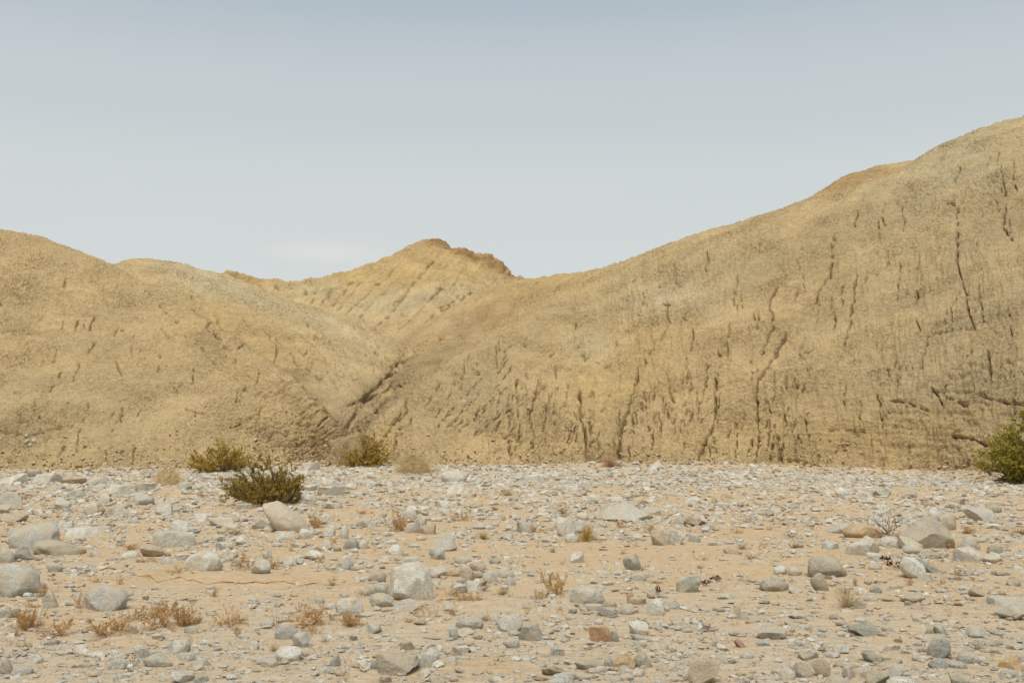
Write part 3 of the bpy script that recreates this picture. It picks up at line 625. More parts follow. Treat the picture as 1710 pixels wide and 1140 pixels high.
# ------------------------------------------------------------------ the stones one can pick out
# traced on twelve detail views, 6 x enlarged: centre, bottom, width, height, tone, shape, [tilt, phrase that names it]
ORG = {'A': (0,770), 'B': (285,770), 'C': (570,770), 'D': (855,770), 'E': (1140,770), 'F': (1425,770),
       'G': (0,950), 'H': (285,950), 'I': (570,950), 'J': (855,950), 'K': (1140,950), 'L': (1425,950)}
ST = {
'A': [(340,880,500,260,'g','R',-14,'big smooth grey boulder near the left edge'),(610,950,480,175,'n','R',10,'brownish wedge boulder in front of the smooth grey one'),(65,1010,150,150,'g','R'),(255,990,180,140,'G','A'),(380,990,100,70,'t','R'),
 (165,1365,490,345,'g','R',5,'large rounded boulder cut by the left edge'),(545,1110,160,90,'g','R'),(955,960,110,80,'g','A'),(1120,990,120,50,'g','F'),(1310,990,195,95,'w','R',0,'small white speckled cobble on the left sand'),
 (1540,970,270,130,'t','A'),(1680,960,60,70,'g','R'),(1680,1040,130,90,'w','A'),(840,780,350,110,'w','F'),(650,700,200,100,'w','F'),(632,490,150,125,'g','A',8,'dark bottomed angular grey block'),(740,500,110,60,'t','A'),
 (1000,545,122,115,'b','A',6,'brown cube-like rock'),(920,550,130,150,'w','A'),(1170,550,220,110,'w','A'),(1040,420,130,110,'w','A'),(770,365,180,75,'G','R'),(810,415,100,55,'w','R'),(1430,435,220,120,'g','R',0,'blunt grey cobble with a dark underside'),
 (1460,310,240,90,'w','F'),(1190,340,250,95,'w','F'),(90,490,300,195,'g','A',15,'blocky grey boulder at the left edge'),(40,520,150,100,'g','A'),(130,610,270,110,'t','A'),(90,240,300,120,'w','A'),(60,300,200,70,'w','F'),(340,165,150,90,'G','A'),
 (480,225,280,110,'w','F'),(740,230,230,90,'t','A'),(960,240,200,90,'g','R'),(940,290,180,50,'w','F'),(1080,85,150,50,'w','F'),(930,90,100,40,'w','F'),(1240,100,150,50,'w','F'),(1420,590,90,42,'g','F'),(1640,540,200,120,'w','A'),
 (1750,870,420,165,'g','F',0,'broad flat pale slab behind the big white boulder'),(70,730,120,50,'g','F'),(1210,820,100,60,'g','A'),(440,555,90,50,'t','A'),(380,540,150,70,'w','A')],
'B': [(90,740,190,150,'w','A'),(325,605,190,75,'w','F'),(510,640,290,85,'w','F'),(620,685,150,70,'w','R'),(735,480,150,60,'g','F'),(900,505,80,55,'w','R'),(1180,710,480,330,'c','R',38,'tilted cream boulder leaning by the dark bush'),
 (930,670,190,90,'G','A'),(1000,705,140,100,'w','A'),(1355,790,170,110,'w','R',10),(1470,740,80,60,'G','R'),(1150,800,220,95,'w','F'),(1290,870,140,60,'w','F'),(1070,860,120,70,'g','A'),(470,820,170,70,'w','F'),(720,850,160,115,'w','A'),(540,880,180,70,'w','F'),
 (340,1110,380,225,'w','R',0,'large white speckled boulder above the sand ledge'),(180,1120,80,50,'G','R'),(120,990,150,60,'w','F'),(590,1000,90,70,'w','R'),(910,1150,190,175,'g','A'),(970,970,100,95,'g','A'),(1195,1040,150,95,'w','R'),(1440,985,200,95,'w','A'),(1330,975,90,50,'g','R'),
 (1560,880,160,60,'g','F'),(1670,910,90,60,'G','R'),(1590,745,120,90,'w','A'),(1400,100,190,85,'w','A'),(1345,160,130,75,'w','R'),(1560,235,200,50,'w','F'),(1610,350,260,110,'g','F'),(1520,395,100,70,'t','R'),(1380,300,170,70,'w','A'),
 (440,90,190,65,'w','F'),(350,200,200,60,'w','F'),(730,110,140,60,'w','F'),(150,270,160,70,'g','F'),(260,290,100,50,'g','R'),(50,515,110,65,'g','R'),(170,515,110,45,'G','F'),(1380,400,160,70,'w','F'),(1640,480,170,60,'w','F')],
'C': [(1130,215,260,125,'w','R',0,'big pale boulder with a smaller one in front'),(1170,325,220,110,'w','A'),(1290,215,80,50,'w','R'),(670,580,175,150,'w','A',8,'upright white block beside the reddish shrub'),(800,510,130,70,'w','A'),(720,725,150,125,'g','A'),(820,650,90,100,'g','A'),(870,740,170,110,'t','F'),
 (240,660,180,90,'g','A'),(30,780,90,150,'w','R'),(100,890,180,115,'G','R',0,'dark shell-shaped cobble'),(130,930,90,70,'w','R'),(220,890,100,90,'w','R'),(340,850,80,60,'g','R'),(385,890,60,50,'w','R'),(460,750,90,60,'w','R'),(500,840,100,60,'w','R'),(590,800,90,50,'w','A'),
 (540,955,160,110,'w','R'),(465,925,60,60,'w','R'),(650,965,70,60,'g','R'),(730,865,130,65,'g','A'),(800,800,100,60,'w','R'),(1005,890,315,180,'g','A',6,'streaked grey block with a square top'),(960,1000,190,125,'g','A'),(960,862,80,40,'o','A'),(1240,850,80,50,'w','A'),
 (1210,1040,130,80,'g','R'),(1340,960,70,40,'w','R'),(1540,1035,120,60,'e','R',0,'small greenish cobble alone on the sand'),(1370,1110,165,90,'t','R'),(1240,1140,110,90,'w','R'),(960,600,120,65,'w','R'),(1030,505,110,65,'w','A'),(1180,530,110,70,'w','A'),(1010,450,170,70,'w','F'),
 (1140,430,80,50,'w','R'),(1440,490,120,55,'g','A'),(1540,490,80,50,'b','A'),(1380,690,130,60,'g','R'),(1480,690,90,60,'w','R'),(1540,650,100,60,'w','R'),(1690,690,100,70,'w','A'),(1690,770,90,65,'g','A'),(60,1100,130,115,'g','R'),(150,1110,120,70,'t','R'),
 (280,1085,80,60,'w','R'),(430,1040,120,60,'w','A'),(700,1040,180,60,'w','F'),(320,250,90,70,'w','R'),(390,250,60,45,'k','A'),(330,180,150,50,'w','F'),(370,130,70,40,'o','A'),(770,165,50,30,'r','A'),(1430,85,90,40,'w','R'),(230,470,150,60,'w','F'),
 (80,290,160,60,'w','F'),(610,290,150,50,'w','F'),(510,330,80,60,'w','R'),(770,395,110,50,'w','F'),(970,300,130,40,'w','F')],
'D': [(1120,600,590,205,'g','P',0,'largest flat-topped pale boulder in mid riverbed'),(820,425,160,95,'w','R'),(1010,410,200,60,'w','F'),(1150,365,80,60,'w','R'),(1230,360,90,60,'t','R'),(1320,350,110,45,'o','F'),(640,348,110,50,'w','F'),(560,300,230,60,'w','F'),(700,590,140,85,'w','R'),
 (540,745,200,195,'w','A'),(680,725,190,100,'g','A'),(890,660,130,70,'w','A'),(600,805,145,88,'w','R',0,'round white cobble left of the golden grass tuft'),(900,790,110,65,'w','R'),(1250,785,140,65,'w','R'),(1475,840,180,160,'t','A',0,'craggy tan block with a split foot'),(1650,835,190,160,'w','A',0,'cracked pale cobble'),(1590,828,60,40,'g','R'),
 (130,710,170,110,'g','F'),(130,612,60,30,'k','A'),(30,700,70,60,'w','R'),(70,840,130,40,'w','F'),(370,810,150,55,'w','F'),(310,530,120,75,'w','R'),(280,555,100,50,'w','R'),(350,600,90,40,'g','R'),(160,430,120,60,'w','R'),(310,340,90,50,'w','R'),(310,410,80,40,'w','R'),
 (650,1015,160,120,'w','A',0,'lone white angular stone on open sand'),(180,968,110,32,'w','F'),(1200,1080,180,170,'e','A',18,'tilted greenish grey block on open sand'),(1540,1098,110,30,'g','F'),(1400,530,180,80,'g','A'),(1600,540,80,50,'g','R'),(1680,625,120,90,'g','R'),(40,190,110,60,'w','F'),
 (230,210,220,90,'w','F'),(190,130,160,40,'w','F'),(620,200,80,30,'r','F'),(970,240,90,60,'w','R'),(800,40,90,40,'w','R'),(1060,78,80,32,'G','A'),(1150,60,110,45,'t','F'),(1450,98,165,118,'w','P',5,'pointed white rock at the foot of the hill'),(1100,160,90,40,'o','F'),(1550,170,85,42,'o','A'),
 (1220,245,90,20,'k','F'),(1410,262,60,26,'k','A'),(1640,230,80,40,'w','R'),(1660,350,120,45,'w','F')],
'E': [(100,165,100,45,'b','A',0,'brown stone among the far gravel'),(460,165,90,40,'e','A'),(420,260,140,50,'w','F'),(245,288,90,50,'w','R'),(100,430,190,75,'w','A'),(410,470,150,60,'w','F'),(500,430,130,60,'g','F'),(780,445,100,45,'o','F'),(790,385,100,30,'G','F'),(1130,240,90,40,'w','R'),
 (1340,320,130,50,'g','F'),(1590,360,130,100,'w','R'),(1490,420,110,50,'w','F'),(1340,510,90,50,'w','R'),(120,655,220,100,'b','A',0,'dark brown broken block'),(130,590,200,60,'w','F'),(260,695,150,60,'g','F'),(300,595,90,50,'w','A'),(380,620,90,55,'w','A'),(630,680,120,60,'w','A'),
 (770,690,100,45,'g','A'),(940,510,120,50,'w','F'),(970,578,80,50,'w','R'),(1090,595,110,60,'w','R'),(1330,612,130,60,'t','A'),(1470,625,100,50,'w','A'),(1240,630,90,40,'w','F'),(1060,640,160,45,'t','F'),(120,810,120,90,'g','R'),(320,850,140,50,'w','F'),(840,800,90,40,'w','F'),
 (470,840,100,60,'g','A'),(500,930,180,50,'t','F'),(1160,875,120,70,'t','R'),(1100,925,80,60,'w','R'),(1040,970,110,40,'o','F'),(440,985,150,30,'w','F'),(980,1120,140,90,'w','R'),(1130,1135,150,90,'g','R'),(1440,1165,400,220,'n','R',8,'large brown-grey oval boulder'),
 (1265,1140,95,60,'w','R'),(1480,885,160,70,'g','F'),(1600,725,300,95,'g','R',-8),(60,1300,250,170,'e','A',-12,'greenish grey wedge beside the dark red blooms'),(60,1235,60,40,'g','R')],
'F': [(70,770,390,150,'o','R',0,'orange-brown boulder with straw lying on it'),(100,950,330,210,'w','A',5,'big pale boulder in front of the orange-brown one'),(230,1000,190,80,'w','F'),(370,850,220,110,'w','R'),(580,885,240,150,'c','A',20),(590,930,200,100,'g','R',8),
 (710,870,560,345,'n','P',6,'biggest peaked boulder on the right'),(805,575,130,130,'w','R'),(935,690,200,170,'n','A',15,'upright tan block behind the peaked boulder'),(650,555,100,55,'g','R'),(880,480,70,42,'w','R'),(1000,475,160,70,'g','R'),(930,450,80,50,'g','R'),(1060,440,130,80,'t','A'),
 (1100,430,100,60,'g','A'),(1250,595,320,150,'g','A',12,'long grey rock sloping down to the right'),(1150,510,100,70,'g','R'),(1400,520,170,90,'e','R'),(1440,450,140,60,'g','F'),(1160,880,220,140,'g','R',12,'rounded blue-grey cobble right of the peaked boulder'),(1165,1010,330,170,'w','A',8,'broad pale wedge right of the peaked boulder'),
 (1400,1020,220,110,'w','A',15),(1290,815,100,70,'g','R'),(1530,820,110,60,'g','R'),(1420,925,130,70,'e','F'),(600,1175,300,225,'W','R',22,'white egg-shaped boulder next to dark red flowers'),(780,1115,330,150,'G','A',24,'striped dark grey wedge behind the white egg-shaped boulder'),
 (220,1090,140,80,'g','R'),(770,975,200,65,'e','F'),(900,935,130,50,'w','F'),(920,1008,90,35,'g','F'),(1260,1112,70,40,'g','R'),(1355,240,110,75,'w','R',20),(1640,292,110,58,'w','R'),(1570,198,70,48,'w','R'),(805,245,50,40,'g','R'),(770,160,70,45,'w','A'),(380,140,90,60,'w','A'),
 (60,300,140,60,'w','F'),(300,360,180,70,'e','A'),(600,365,90,90,'g','A'),(760,450,110,50,'G','F'),(560,450,110,60,'w','A'),(170,430,160,50,'g','F'),(310,460,80,50,'w','R'),(1180,260,70,25,'g','F'),(1320,315,70,50,'w','R'),(1460,350,120,40,'e','F'),(1390,675,190,50,'w','F'),
 (1440,640,130,50,'e','F'),(1530,695,90,50,'G','A'),(1620,570,100,45,'w','F'),(1680,500,90,45,'g','R'),(1090,560,70,45,'e','R'),(1160,600,90,40,'t','A')],
'G': [(1070,420,440,270,'g','R',-6,'rounded grey speckled boulder below the sand ledge'),(510,400,210,160,'g','F',-20),(60,500,230,100,'g','F'),(410,205,110,80,'p','R',0,'pink stone beside the left edge boulder'),(280,290,100,70,'w','A'),(390,285,120,50,'w','F'),(580,152,80,32,'b','F'),(1100,465,110,60,'g','A'),
 (800,450,45,42,'W','A'),(900,510,90,45,'g','F'),(700,375,100,50,'G','A'),(525,765,165,60,'G','A',-8,'dark ridged stone on the left sand'),(830,855,160,110,'w','A'),(790,735,110,60,'w','A'),(360,945,120,80,'w','A'),(50,900,130,60,'G','F'),(50,1065,150,150,'g','A'),(230,1080,200,100,'g','R'),
 (190,955,120,50,'g','F'),(70,1110,90,50,'g','R'),(640,850,240,40,'w','F'),(960,770,70,28,'g','F'),(860,980,130,60,'G','F'),(1000,1020,90,45,'w','R'),(990,1065,70,32,'o','A'),(770,1095,100,36,'w','F'),(1190,1010,210,120,'g','R',-12),(1430,905,170,120,'g','F'),
 (1590,998,300,140,'S','R',0,'dark and white striped slab near the lower left'),(1590,705,130,70,'w','A'),(1690,780,90,60,'g','A'),(630,980,90,35,'w','F'),(1590,360,110,55,'g','R')],
'H': [(200,632,150,75,'E','F',0,'smooth pale green-grey slab lying alone'),(250,425,100,60,'b','A'),(380,450,60,40,'g','A'),(860,408,120,32,'w','F'),(1490,335,90,58,'g','R'),(1600,410,130,70,'w','R'),(970,562,140,70,'g','R'),(1160,700,240,180,'g','R',0,'round speckled cobble with a dry sprig behind it'),
 (1310,778,185,150,'g','A',-14,'rounded triangular grey cobble'),(1190,940,260,150,'w','R'),(1380,885,120,70,'t','R'),(990,992,170,95,'g','R'),(860,1052,100,80,'t','A'),(730,692,110,60,'g','A'),(830,812,110,90,'w','R'),(460,805,80,60,'w','R'),(350,765,90,80,'w','A'),
 (80,845,230,130,'w','F'),(160,935,180,85,'g','F'),(300,995,200,85,'S','A'),(520,1008,120,60,'w','A'),(120,1165,220,140,'w','A',0,'fractured white rock at the bottom left'),(300,1160,150,70,'S','F'),(610,1130,110,60,'w','R'),(1650,980,110,130,'g','A'),(1560,850,90,60,'g','R'),(920,640,80,36,'g','F')],
'I': [(695,345,480,380,'w','A',4,'big white speckled boulder with a golden tuft'),(365,160,170,130,'n','R'),(240,150,110,80,'w','R'),(350,280,240,130,'g','R'),(450,275,100,120,'G','R'),(400,405,250,150,'g','R',0,'grey domed cobble below the white boulder'),(640,448,300,130,'g','A',-14,'grey wedge slab in front of the white boulder'),
 (355,442,90,70,'w','R'),(970,120,190,135,'w','A'),(950,175,110,55,'w','A'),(1135,100,150,70,'o','F'),(1270,140,130,140,'t','R'),(1200,155,100,70,'g','R'),(1370,110,90,90,'t','R'),(1490,148,140,130,'w','R'),(1590,138,70,60,'w','R'),(1640,100,190,115,'w','R'),(1690,172,120,90,'g','R'),(1640,205,80,60,'w','R'),
 (1310,275,130,140,'w','A'),(1190,270,150,90,'w','F'),(1080,430,120,75,'w','A'),(80,460,280,165,'w','R',6,'pale buried cobble behind a dry brown sprig'),(210,490,170,45,'w','F'),(320,645,165,105,'g','A'),(1120,692,100,150,'g','R',-15),(1280,590,280,130,'g','R',0,'rounded grey cobble leaning over a row of small ones'),
 (1240,658,190,80,'w','A'),(1370,685,110,80,'g','R'),(1200,740,90,70,'w','R'),(1290,742,90,68,'o','R'),(1090,705,90,50,'g','R'),(1690,605,270,170,'g','R'),(1700,775,170,110,'g','R'),(40,805,90,40,'G','F'),(660,812,160,110,'t','A'),(360,765,90,36,'g','F'),
 (570,1055,440,240,'n','A',-8,'rough low brown-grey boulder at the bottom'),(820,1000,170,145,'g','A',0,'blue-grey rock joined to the rough low boulder'),(350,995,120,85,'G','R'),(900,935,170,150,'w','R'),(990,875,110,65,'w','R'),(980,1005,140,80,'w','A'),(1100,965,130,90,'w','F'),(1200,825,180,75,'w','F'),(1200,900,150,50,'g','F'),
 (840,1075,120,80,'w','R'),(590,1065,70,40,'w','R'),(620,1112,80,40,'g','R'),(430,1145,150,85,'t','F'),(960,1145,170,90,'S','A'),(1130,1120,100,75,'g','R'),(270,930,100,45,'w','A'),(340,892,70,38,'b','R'),(140,985,90,28,'b','F'),(910,690,200,36,'t','F')],
'J': [(300,135,150,65,'w','R'),(960,155,120,60,'w','R'),(1040,50,100,46,'g','R'),(1270,110,160,90,'g','R'),(760,330,360,185,'g','R',10,'long grey speckled boulder sloping right'),(980,360,150,90,'t','R'),(820,405,180,70,'g','F'),(960,465,220,110,'S','A'),(740,440,110,55,'t','R'),(870,528,100,80,'w','R'),
 (1150,432,150,100,'g','R'),(1230,418,80,60,'g','R'),(1440,442,180,180,'w','R',12,'white domed cobble with a dark underside'),(1550,405,60,60,'P','A',0,'tiny pinkish white chip'),(1620,375,150,75,'S','A'),(1270,335,150,75,'t','F'),(110,510,110,58,'g','R'),(180,705,240,180,'S','A',0,'rough flaky grey rock left of the rust-red stone'),
 (20,660,120,75,'g','R'),(350,690,130,55,'g','A'),(590,490,110,46,'g','F'),(440,530,110,46,'w','R'),(885,732,225,180,'r','A',0,'rust-red stone'),(1030,718,95,130,'g','A'),(1270,640,200,150,'w','A'),(1270,702,190,80,'g','F',18),(1345,557,75,62,'R','A',0,'dark maroon chip'),(1150,690,60,48,'w','R'),(1410,650,70,50,'w','R'),
 (1480,605,100,60,'g','A'),(1650,530,120,56,'g','A'),(1670,605,90,65,'g','R'),(1280,772,140,52,'t','F'),(450,862,140,90,'E','F',0,'pale bluish slab fragment'),(760,1012,270,130,'S','A',0,'dark pitted grey rock'),(880,1030,125,75,'w','R'),(40,930,90,70,'w','A'),(120,922,110,56,'w','A'),
 (1120,988,235,165,'y','A',0,'yellow-tan angular rock'),(1310,970,190,160,'n','R',0,'grey-brown cobble leaning on the yellow-tan rock'),(970,962,90,120,'g','A'),(1260,1075,150,85,'w','R'),(1150,1112,140,75,'w','R'),(1650,882,120,56,'t','F'),(1600,1010,110,90,'w','R'),(430,1064,260,95,'B','F',14,'flat dark brown slab propped on a grey stone'),
 (490,1185,250,145,'g','A',8,'grey square stone under the brown slab'),(600,1125,150,110,'g','A'),(290,1130,150,58,'b','A'),(160,1142,100,48,'g','R'),(730,1112,120,56,'g','R'),(1000,1060,110,56,'w','R'),(1620,1130,90,66,'w','R')],
'K': [(330,205,130,50,'g','F'),(430,290,170,66,'w','A'),(500,332,100,48,'g','A'),(385,412,100,48,'b','R'),(537,440,90,88,'y','A',0,'small ochre block'),(490,482,110,60,'w','R'),(600,490,120,90,'g','A'),(680,525,110,50,'o','A'),(700,450,90,56,'g','A'),(210,592,145,68,'p','A'),(50,500,110,58,'g','A'),(50,622,110,56,'g','R'),
 (820,352,120,58,'G','A',12),(800,290,80,56,'w','R'),(920,222,300,150,'n','R',10,'long tan-grey boulder sunk in sand'),(1130,238,150,70,'w','A'),(1370,230,200,190,'t','R',38,'tan egg-shaped cobble lying at a slant'),(1590,142,90,56,'w','R'),(1500,192,80,56,'g','R'),(1190,485,260,46,'g','F'),(1330,430,110,36,'G','F'),
 (1515,502,110,78,'t','A'),(1400,618,90,58,'g','R'),(1610,572,150,60,'G','A'),(890,705,300,105,'g','F'),(800,762,140,70,'g','A'),(582,778,130,92,'q','A',20,'small brick-red stone'),(550,672,180,36,'p','F'),(640,882,140,66,'g','A',12),(1165,782,80,80,'g','R'),(1400,822,90,60,'G','A'),(1490,880,170,56,'w','F'),
 (960,932,90,58,'w','R'),(1260,905,220,95,'G','A',14),(1190,1090,190,160,'n','A',0,'tan-grey block in the lower right cluster'),(1380,1095,185,200,'t','A',24,'upright split tan rock'),(1050,1118,160,140,'w','R'),(1130,995,150,80,'w','R'),(215,1150,330,250,'t','A',12,'big blunt tan rock at the bottom'),(75,1115,170,110,'g','R',0,'smooth grey cobble against the blunt tan rock'),
 (60,955,170,90,'g','A'),(40,855,80,56,'w','A',25),(580,1070,110,80,'y','R'),(500,1000,80,46,'w','R'),(940,1112,110,56,'w','R'),(1220,1145,120,56,'w','R'),(1540,1190,250,120,'g','R'),(1670,1115,130,100,'G','A'),(1590,985,150,46,'t','F'),(1620,672,130,36,'g','F')],
'L': [(130,662,330,140,'e','A',6,'blocky green-grey rock with a sloping end'),(335,622,110,70,'g','A'),(80,540,130,56,'w','R'),(290,672,100,42,'p','F'),(640,545,90,66,'w','F'),(770,642,120,88,'e','A'),(870,655,120,130,'g','A',28,'grey stone balanced behind the speckled dome'),(845,545,90,48,'g','R'),(860,892,245,245,'S','R',0,'speckled dome-shaped boulder'),
 (710,838,130,56,'G','F'),(650,922,125,66,'g','A',22),(870,985,250,90,'S','F'),(840,872,110,40,'t','F',28),(1150,942,220,115,'g','R',12),(1050,985,180,80,'g','R',12),(1040,862,90,46,'g','R'),(200,932,235,130,'e','A',18,'low greenish block in the lower right sand'),(380,800,160,66,'w','F'),(450,722,80,56,'b','F'),(540,852,110,56,'w','F'),
 (1240,695,210,105,'g','R',10,'smooth oval grey cobble in a pair'),(1420,678,115,70,'G','R'),(1480,690,50,56,'g','A'),(1410,775,215,95,'g','R'),(1350,858,80,56,'w','R'),(1130,772,60,46,'w','R'),(1450,865,150,70,'w','F',22),(1590,1012,235,160,'O','P',12,'bright orange-yellow rock'),(1670,935,150,86,'g','F',15),(1620,832,150,66,'g','A'),
 (1690,750,90,66,'g','A'),(1550,1062,180,76,'g','F'),(1650,1115,140,86,'g','A'),(1410,1010,80,42,'G','R'),(1600,540,280,170,'g','A',14,'overhanging grey rock with a dark underside at the right edge'),(1550,392,340,95,'g','F',0,'flat grey slab behind the overhanging rock'),(590,360,240,100,'t','R'),(645,422,140,85,'p','P',8,'small pinkish pointed stone'),
 (420,1088,200,130,'g','A'),(220,1145,270,120,'e','A'),(470,1200,290,120,'w','R'),(1080,1190,250,165,'e','A',30,'slanting green-grey slab at the bottom edge'),(1215,1165,160,90,'g','R'),(880,242,130,58,'g','A'),(660,240,90,50,'g','R'),(595,232,90,48,'g','R'),(225,242,120,76,'G','R'),(80,282,120,78,'w','R'),(170,332,140,56,'g','F'),
 (370,342,160,50,'t','F'),(460,202,90,28,'G','F'),(1120,272,100,60,'g','R'),(1225,292,200,110,'t','A',18),(1380,222,60,42,'w','R'),(1080,342,120,36,'b','F'),(940,332,100,66,'w','F'),(1470,70,130,66,'G','A'),(1570,65,80,48,'g','A'),(1600,172,160,66,'G','A',12),(1290,135,80,36,'g','R'),(735,138,170,95,'g','F'),(50,400,160,90,'g','R')],
}
# tone: adjective and base colour
TONE = {'g': ('grey', (.51,.49,.42)), 'G': ('dark grey', (.34,.325,.275)), 'w': ('pale', (.65,.62,.54)), 'W': ('white', (.64,.61,.54)), 't': ('tan', (.47,.38,.27)), 'n': ('brownish grey', (.42,.37,.285)), 'c': ('cream', (.56,.49,.37)),
        'b': ('brown', (.29,.195,.115)), 'B': ('dark brown', (.27,.20,.12)), 'o': ('orange-brown', (.50,.34,.18)), 'O': ('orange', (.58,.35,.14)), 'y': ('ochre', (.50,.36,.19)), 'r': ('rust-red', (.60,.36,.20)), 'q': ('brick-red', (.42,.22,.15)),
        'R': ('maroon', (.17,.035,.025)), 'p': ('pinkish', (.50,.36,.29)), 'P': ('pinkish white', (.62,.50,.45)), 'e': ('greenish grey', (.32,.315,.24)), 'E': ('pale green-grey', (.45,.45,.39)), 'k': ('blackish', (.10,.085,.065)), 'S': ('speckled grey', (.40,.39,.34))}
SHAPE = {'R': 'rounded', 'A': 'angular', 'F': 'flat', 'P': 'pointed'}

# dry plants: base centre x, base y, width, height (same 6 x views) and kind
PL = {
'G': [(290,600,250,300,'bush'),(350,570,160,120,'sprig'),(420,650,120,60,'sprig'),(1000,650,160,110,'sprig'),(1190,610,160,160,'bush'),(1450,485,180,120,'sprig'),(1630,465,160,180,'bush'),(1500,595,160,70,'sprig'),(620,610,120,120,'sprig'),(1290,520,130,110,'sprig'),(900,330,110,90,'twigs'),(560,670,230,210,'sprig'),(805,400,110,220,'sprig'),(1100,665,320,250,'sprig'),(1370,500,170,150,'sprig'),(1360,640,130,60,'sprig'),(1580,565,280,320,'sprig'),(240,810,110,120,'sprig'),(175,665,90,80,'sprig'),(1330,1000,130,190,'fern'),(1080,745,80,60,'sprig'),(400,290,110,150,'sprig'),(960,150,110,90,'sprig'),(1200,160,70,130,'sprig')],
'H': [(130,545,190,230,'bush'),(60,480,160,160,'sprig'),(225,530,140,90,'sprig'),(520,540,160,100,'sprig'),(705,525,140,110,'sprig'),(1245,525,200,110,'sprig'),(1405,495,160,120,'bush'),(1520,570,160,90,'sprig'),(1380,625,140,80,'sprig'),(1180,605,90,60,'sprig'),(1610,520,130,100,'sprig'),(640,600,110,60,'sprig'),(25,585,90,90,'sprig'),(430,285,70,130,'sprig'),(410,600,70,120,'fern'),(600,560,240,260,'sprig'),(690,660,80,120,'sprig'),(1065,620,110,200,'fern'),(1290,420,150,120,'fern'),(1330,565,330,180,'sprig'),(1520,425,110,100,'fern'),(1430,660,160,130,'sprig'),(1620,190,110,60,'tuft'),(1630,115,110,60,'sprig'),(1150,85,90,50,'tuft'),(1030,830,90,90,'tuft'),(190,760,60,130,'sprig'),(1540,735,100,70,'twigs')],
'I': [(90,585,200,160,'bush'),(60,525,130,90,'sprig'),(1180,335,160,70,'sprig'),(1360,330,140,50,'sprig'),(880,520,120,60,'sprig'),(135,440,130,110,'arch'),(210,265,120,60,'twigs'),(705,325,130,160,'gold'),(830,330,110,100,'tuft'),(1110,305,130,150,'sprig'),(1280,325,260,80,'sprig'),(1430,225,110,110,'twigs'),(1610,255,110,90,'tuft'),(800,500,170,110,'arch'),(930,485,120,80,'arch'),(1120,455,110,80,'sprig'),(1050,525,90,40,'sprig'),(830,562,80,36,'sprig'),(1460,525,90,130,'sprig'),(40,1140,90,150,'fern'),(660,545,120,60,'sprig')],
'J': [(260,285,160,110,'sprig'),(450,235,230,230,'gold sprig'),(150,450,90,110,'fern'),(1170,315,120,160,'sprig'),(1440,130,140,36,'tuft'),(1460,245,50,80,'maroon'),(440,550,90,40,'sprig')],
'K': [(230,155,90,60,'maroon'),(330,110,110,60,'maroon'),(1640,395,200,190,'tuft'),(1405,310,50,55,'sprig'),(1640,270,150,110,'twigs'),(320,765,90,60,'twigs')],
'L': [(30,185,70,95,'sprig'),(550,175,100,75,'sprig'),(880,175,140,130,'sprig'),(1040,125,110,170,'sprig'),(1205,140,80,90,'sprig'),(1490,272,60,46,'sprig'),(1240,825,150,70,'twigs'),(1660,182,80,80,'twigs')],
'F': [(330,1035,90,75,'maroon'),(415,1095,75,80,'maroon'),(340,740,250,220,'twigs'),(1000,865,120,100,'sprig'),(760,865,120,80,'sprig'),(1205,725,190,90,'sprig'),(1650,725,180,70,'thatch'),(150,770,260,110,'arch'),(880,430,120,60,'sprig'),(680,430,110,60,'sprig')],
'E': [(540,720,140,55,'sprig'),(660,605,120,60,'twigs'),(880,695,80,55,'sprig'),(1090,765,150,60,'twigs'),(820,885,100,80,'fern'),(590,890,130,70,'tuft'),(670,975,150,70,'twigs'),(1110,880,130,80,'twigs'),(210,975,150,60,'sprig'),(230,540,90,46,'sprig'),(840,320,100,55,'sprig'),(1230,430,120,46,'sprig'),(180,1060,90,46,'sprig')],
'D': [(740,800,180,170,'gold'),(540,530,130,80,'sprig'),(1070,660,150,100,'sprig'),(1350,725,150,90,'sprig'),(1120,905,90,70,'sprig'),(410,905,80,60,'tuft'),(1300,1085,70,80,'twigs'),(240,705,110,90,'sprig'),(350,715,90,60,'sprig'),(1480,560,120,50,'sprig')],
'C': [(560,705,190,220,'bush'),(1250,590,170,120,'sprig'),(1110,595,90,80,'sprig'),(1425,785,120,80,'gold'),(1670,345,130,55,'thatch'),(240,520,160,50,'sprig')],
'B': [(1430,665,180,140,'bush'),(640,735,250,60,'tuft'),(730,1105,210,250,'sprig'),(1030,1085,150,170,'sprig'),(1200,905,110,130,'fern'),(1490,1035,80,110,'sprig'),(1640,825,120,80,'sprig'),(1640,1110,90,80,'sprig'),(60,1130,180,100,'sprig'),(310,362,90,50,'sprig')],
'A': [(250,385,180,80,'sprig'),(1210,405,130,50,'sprig'),(1500,702,90,50,'sprig'),(1360,885,200,80,'sprig'),(1410,1020,170,50,'sprig'),(1560,1025,80,50,'sprig'),(90,640,90,60,'sprig')],
}
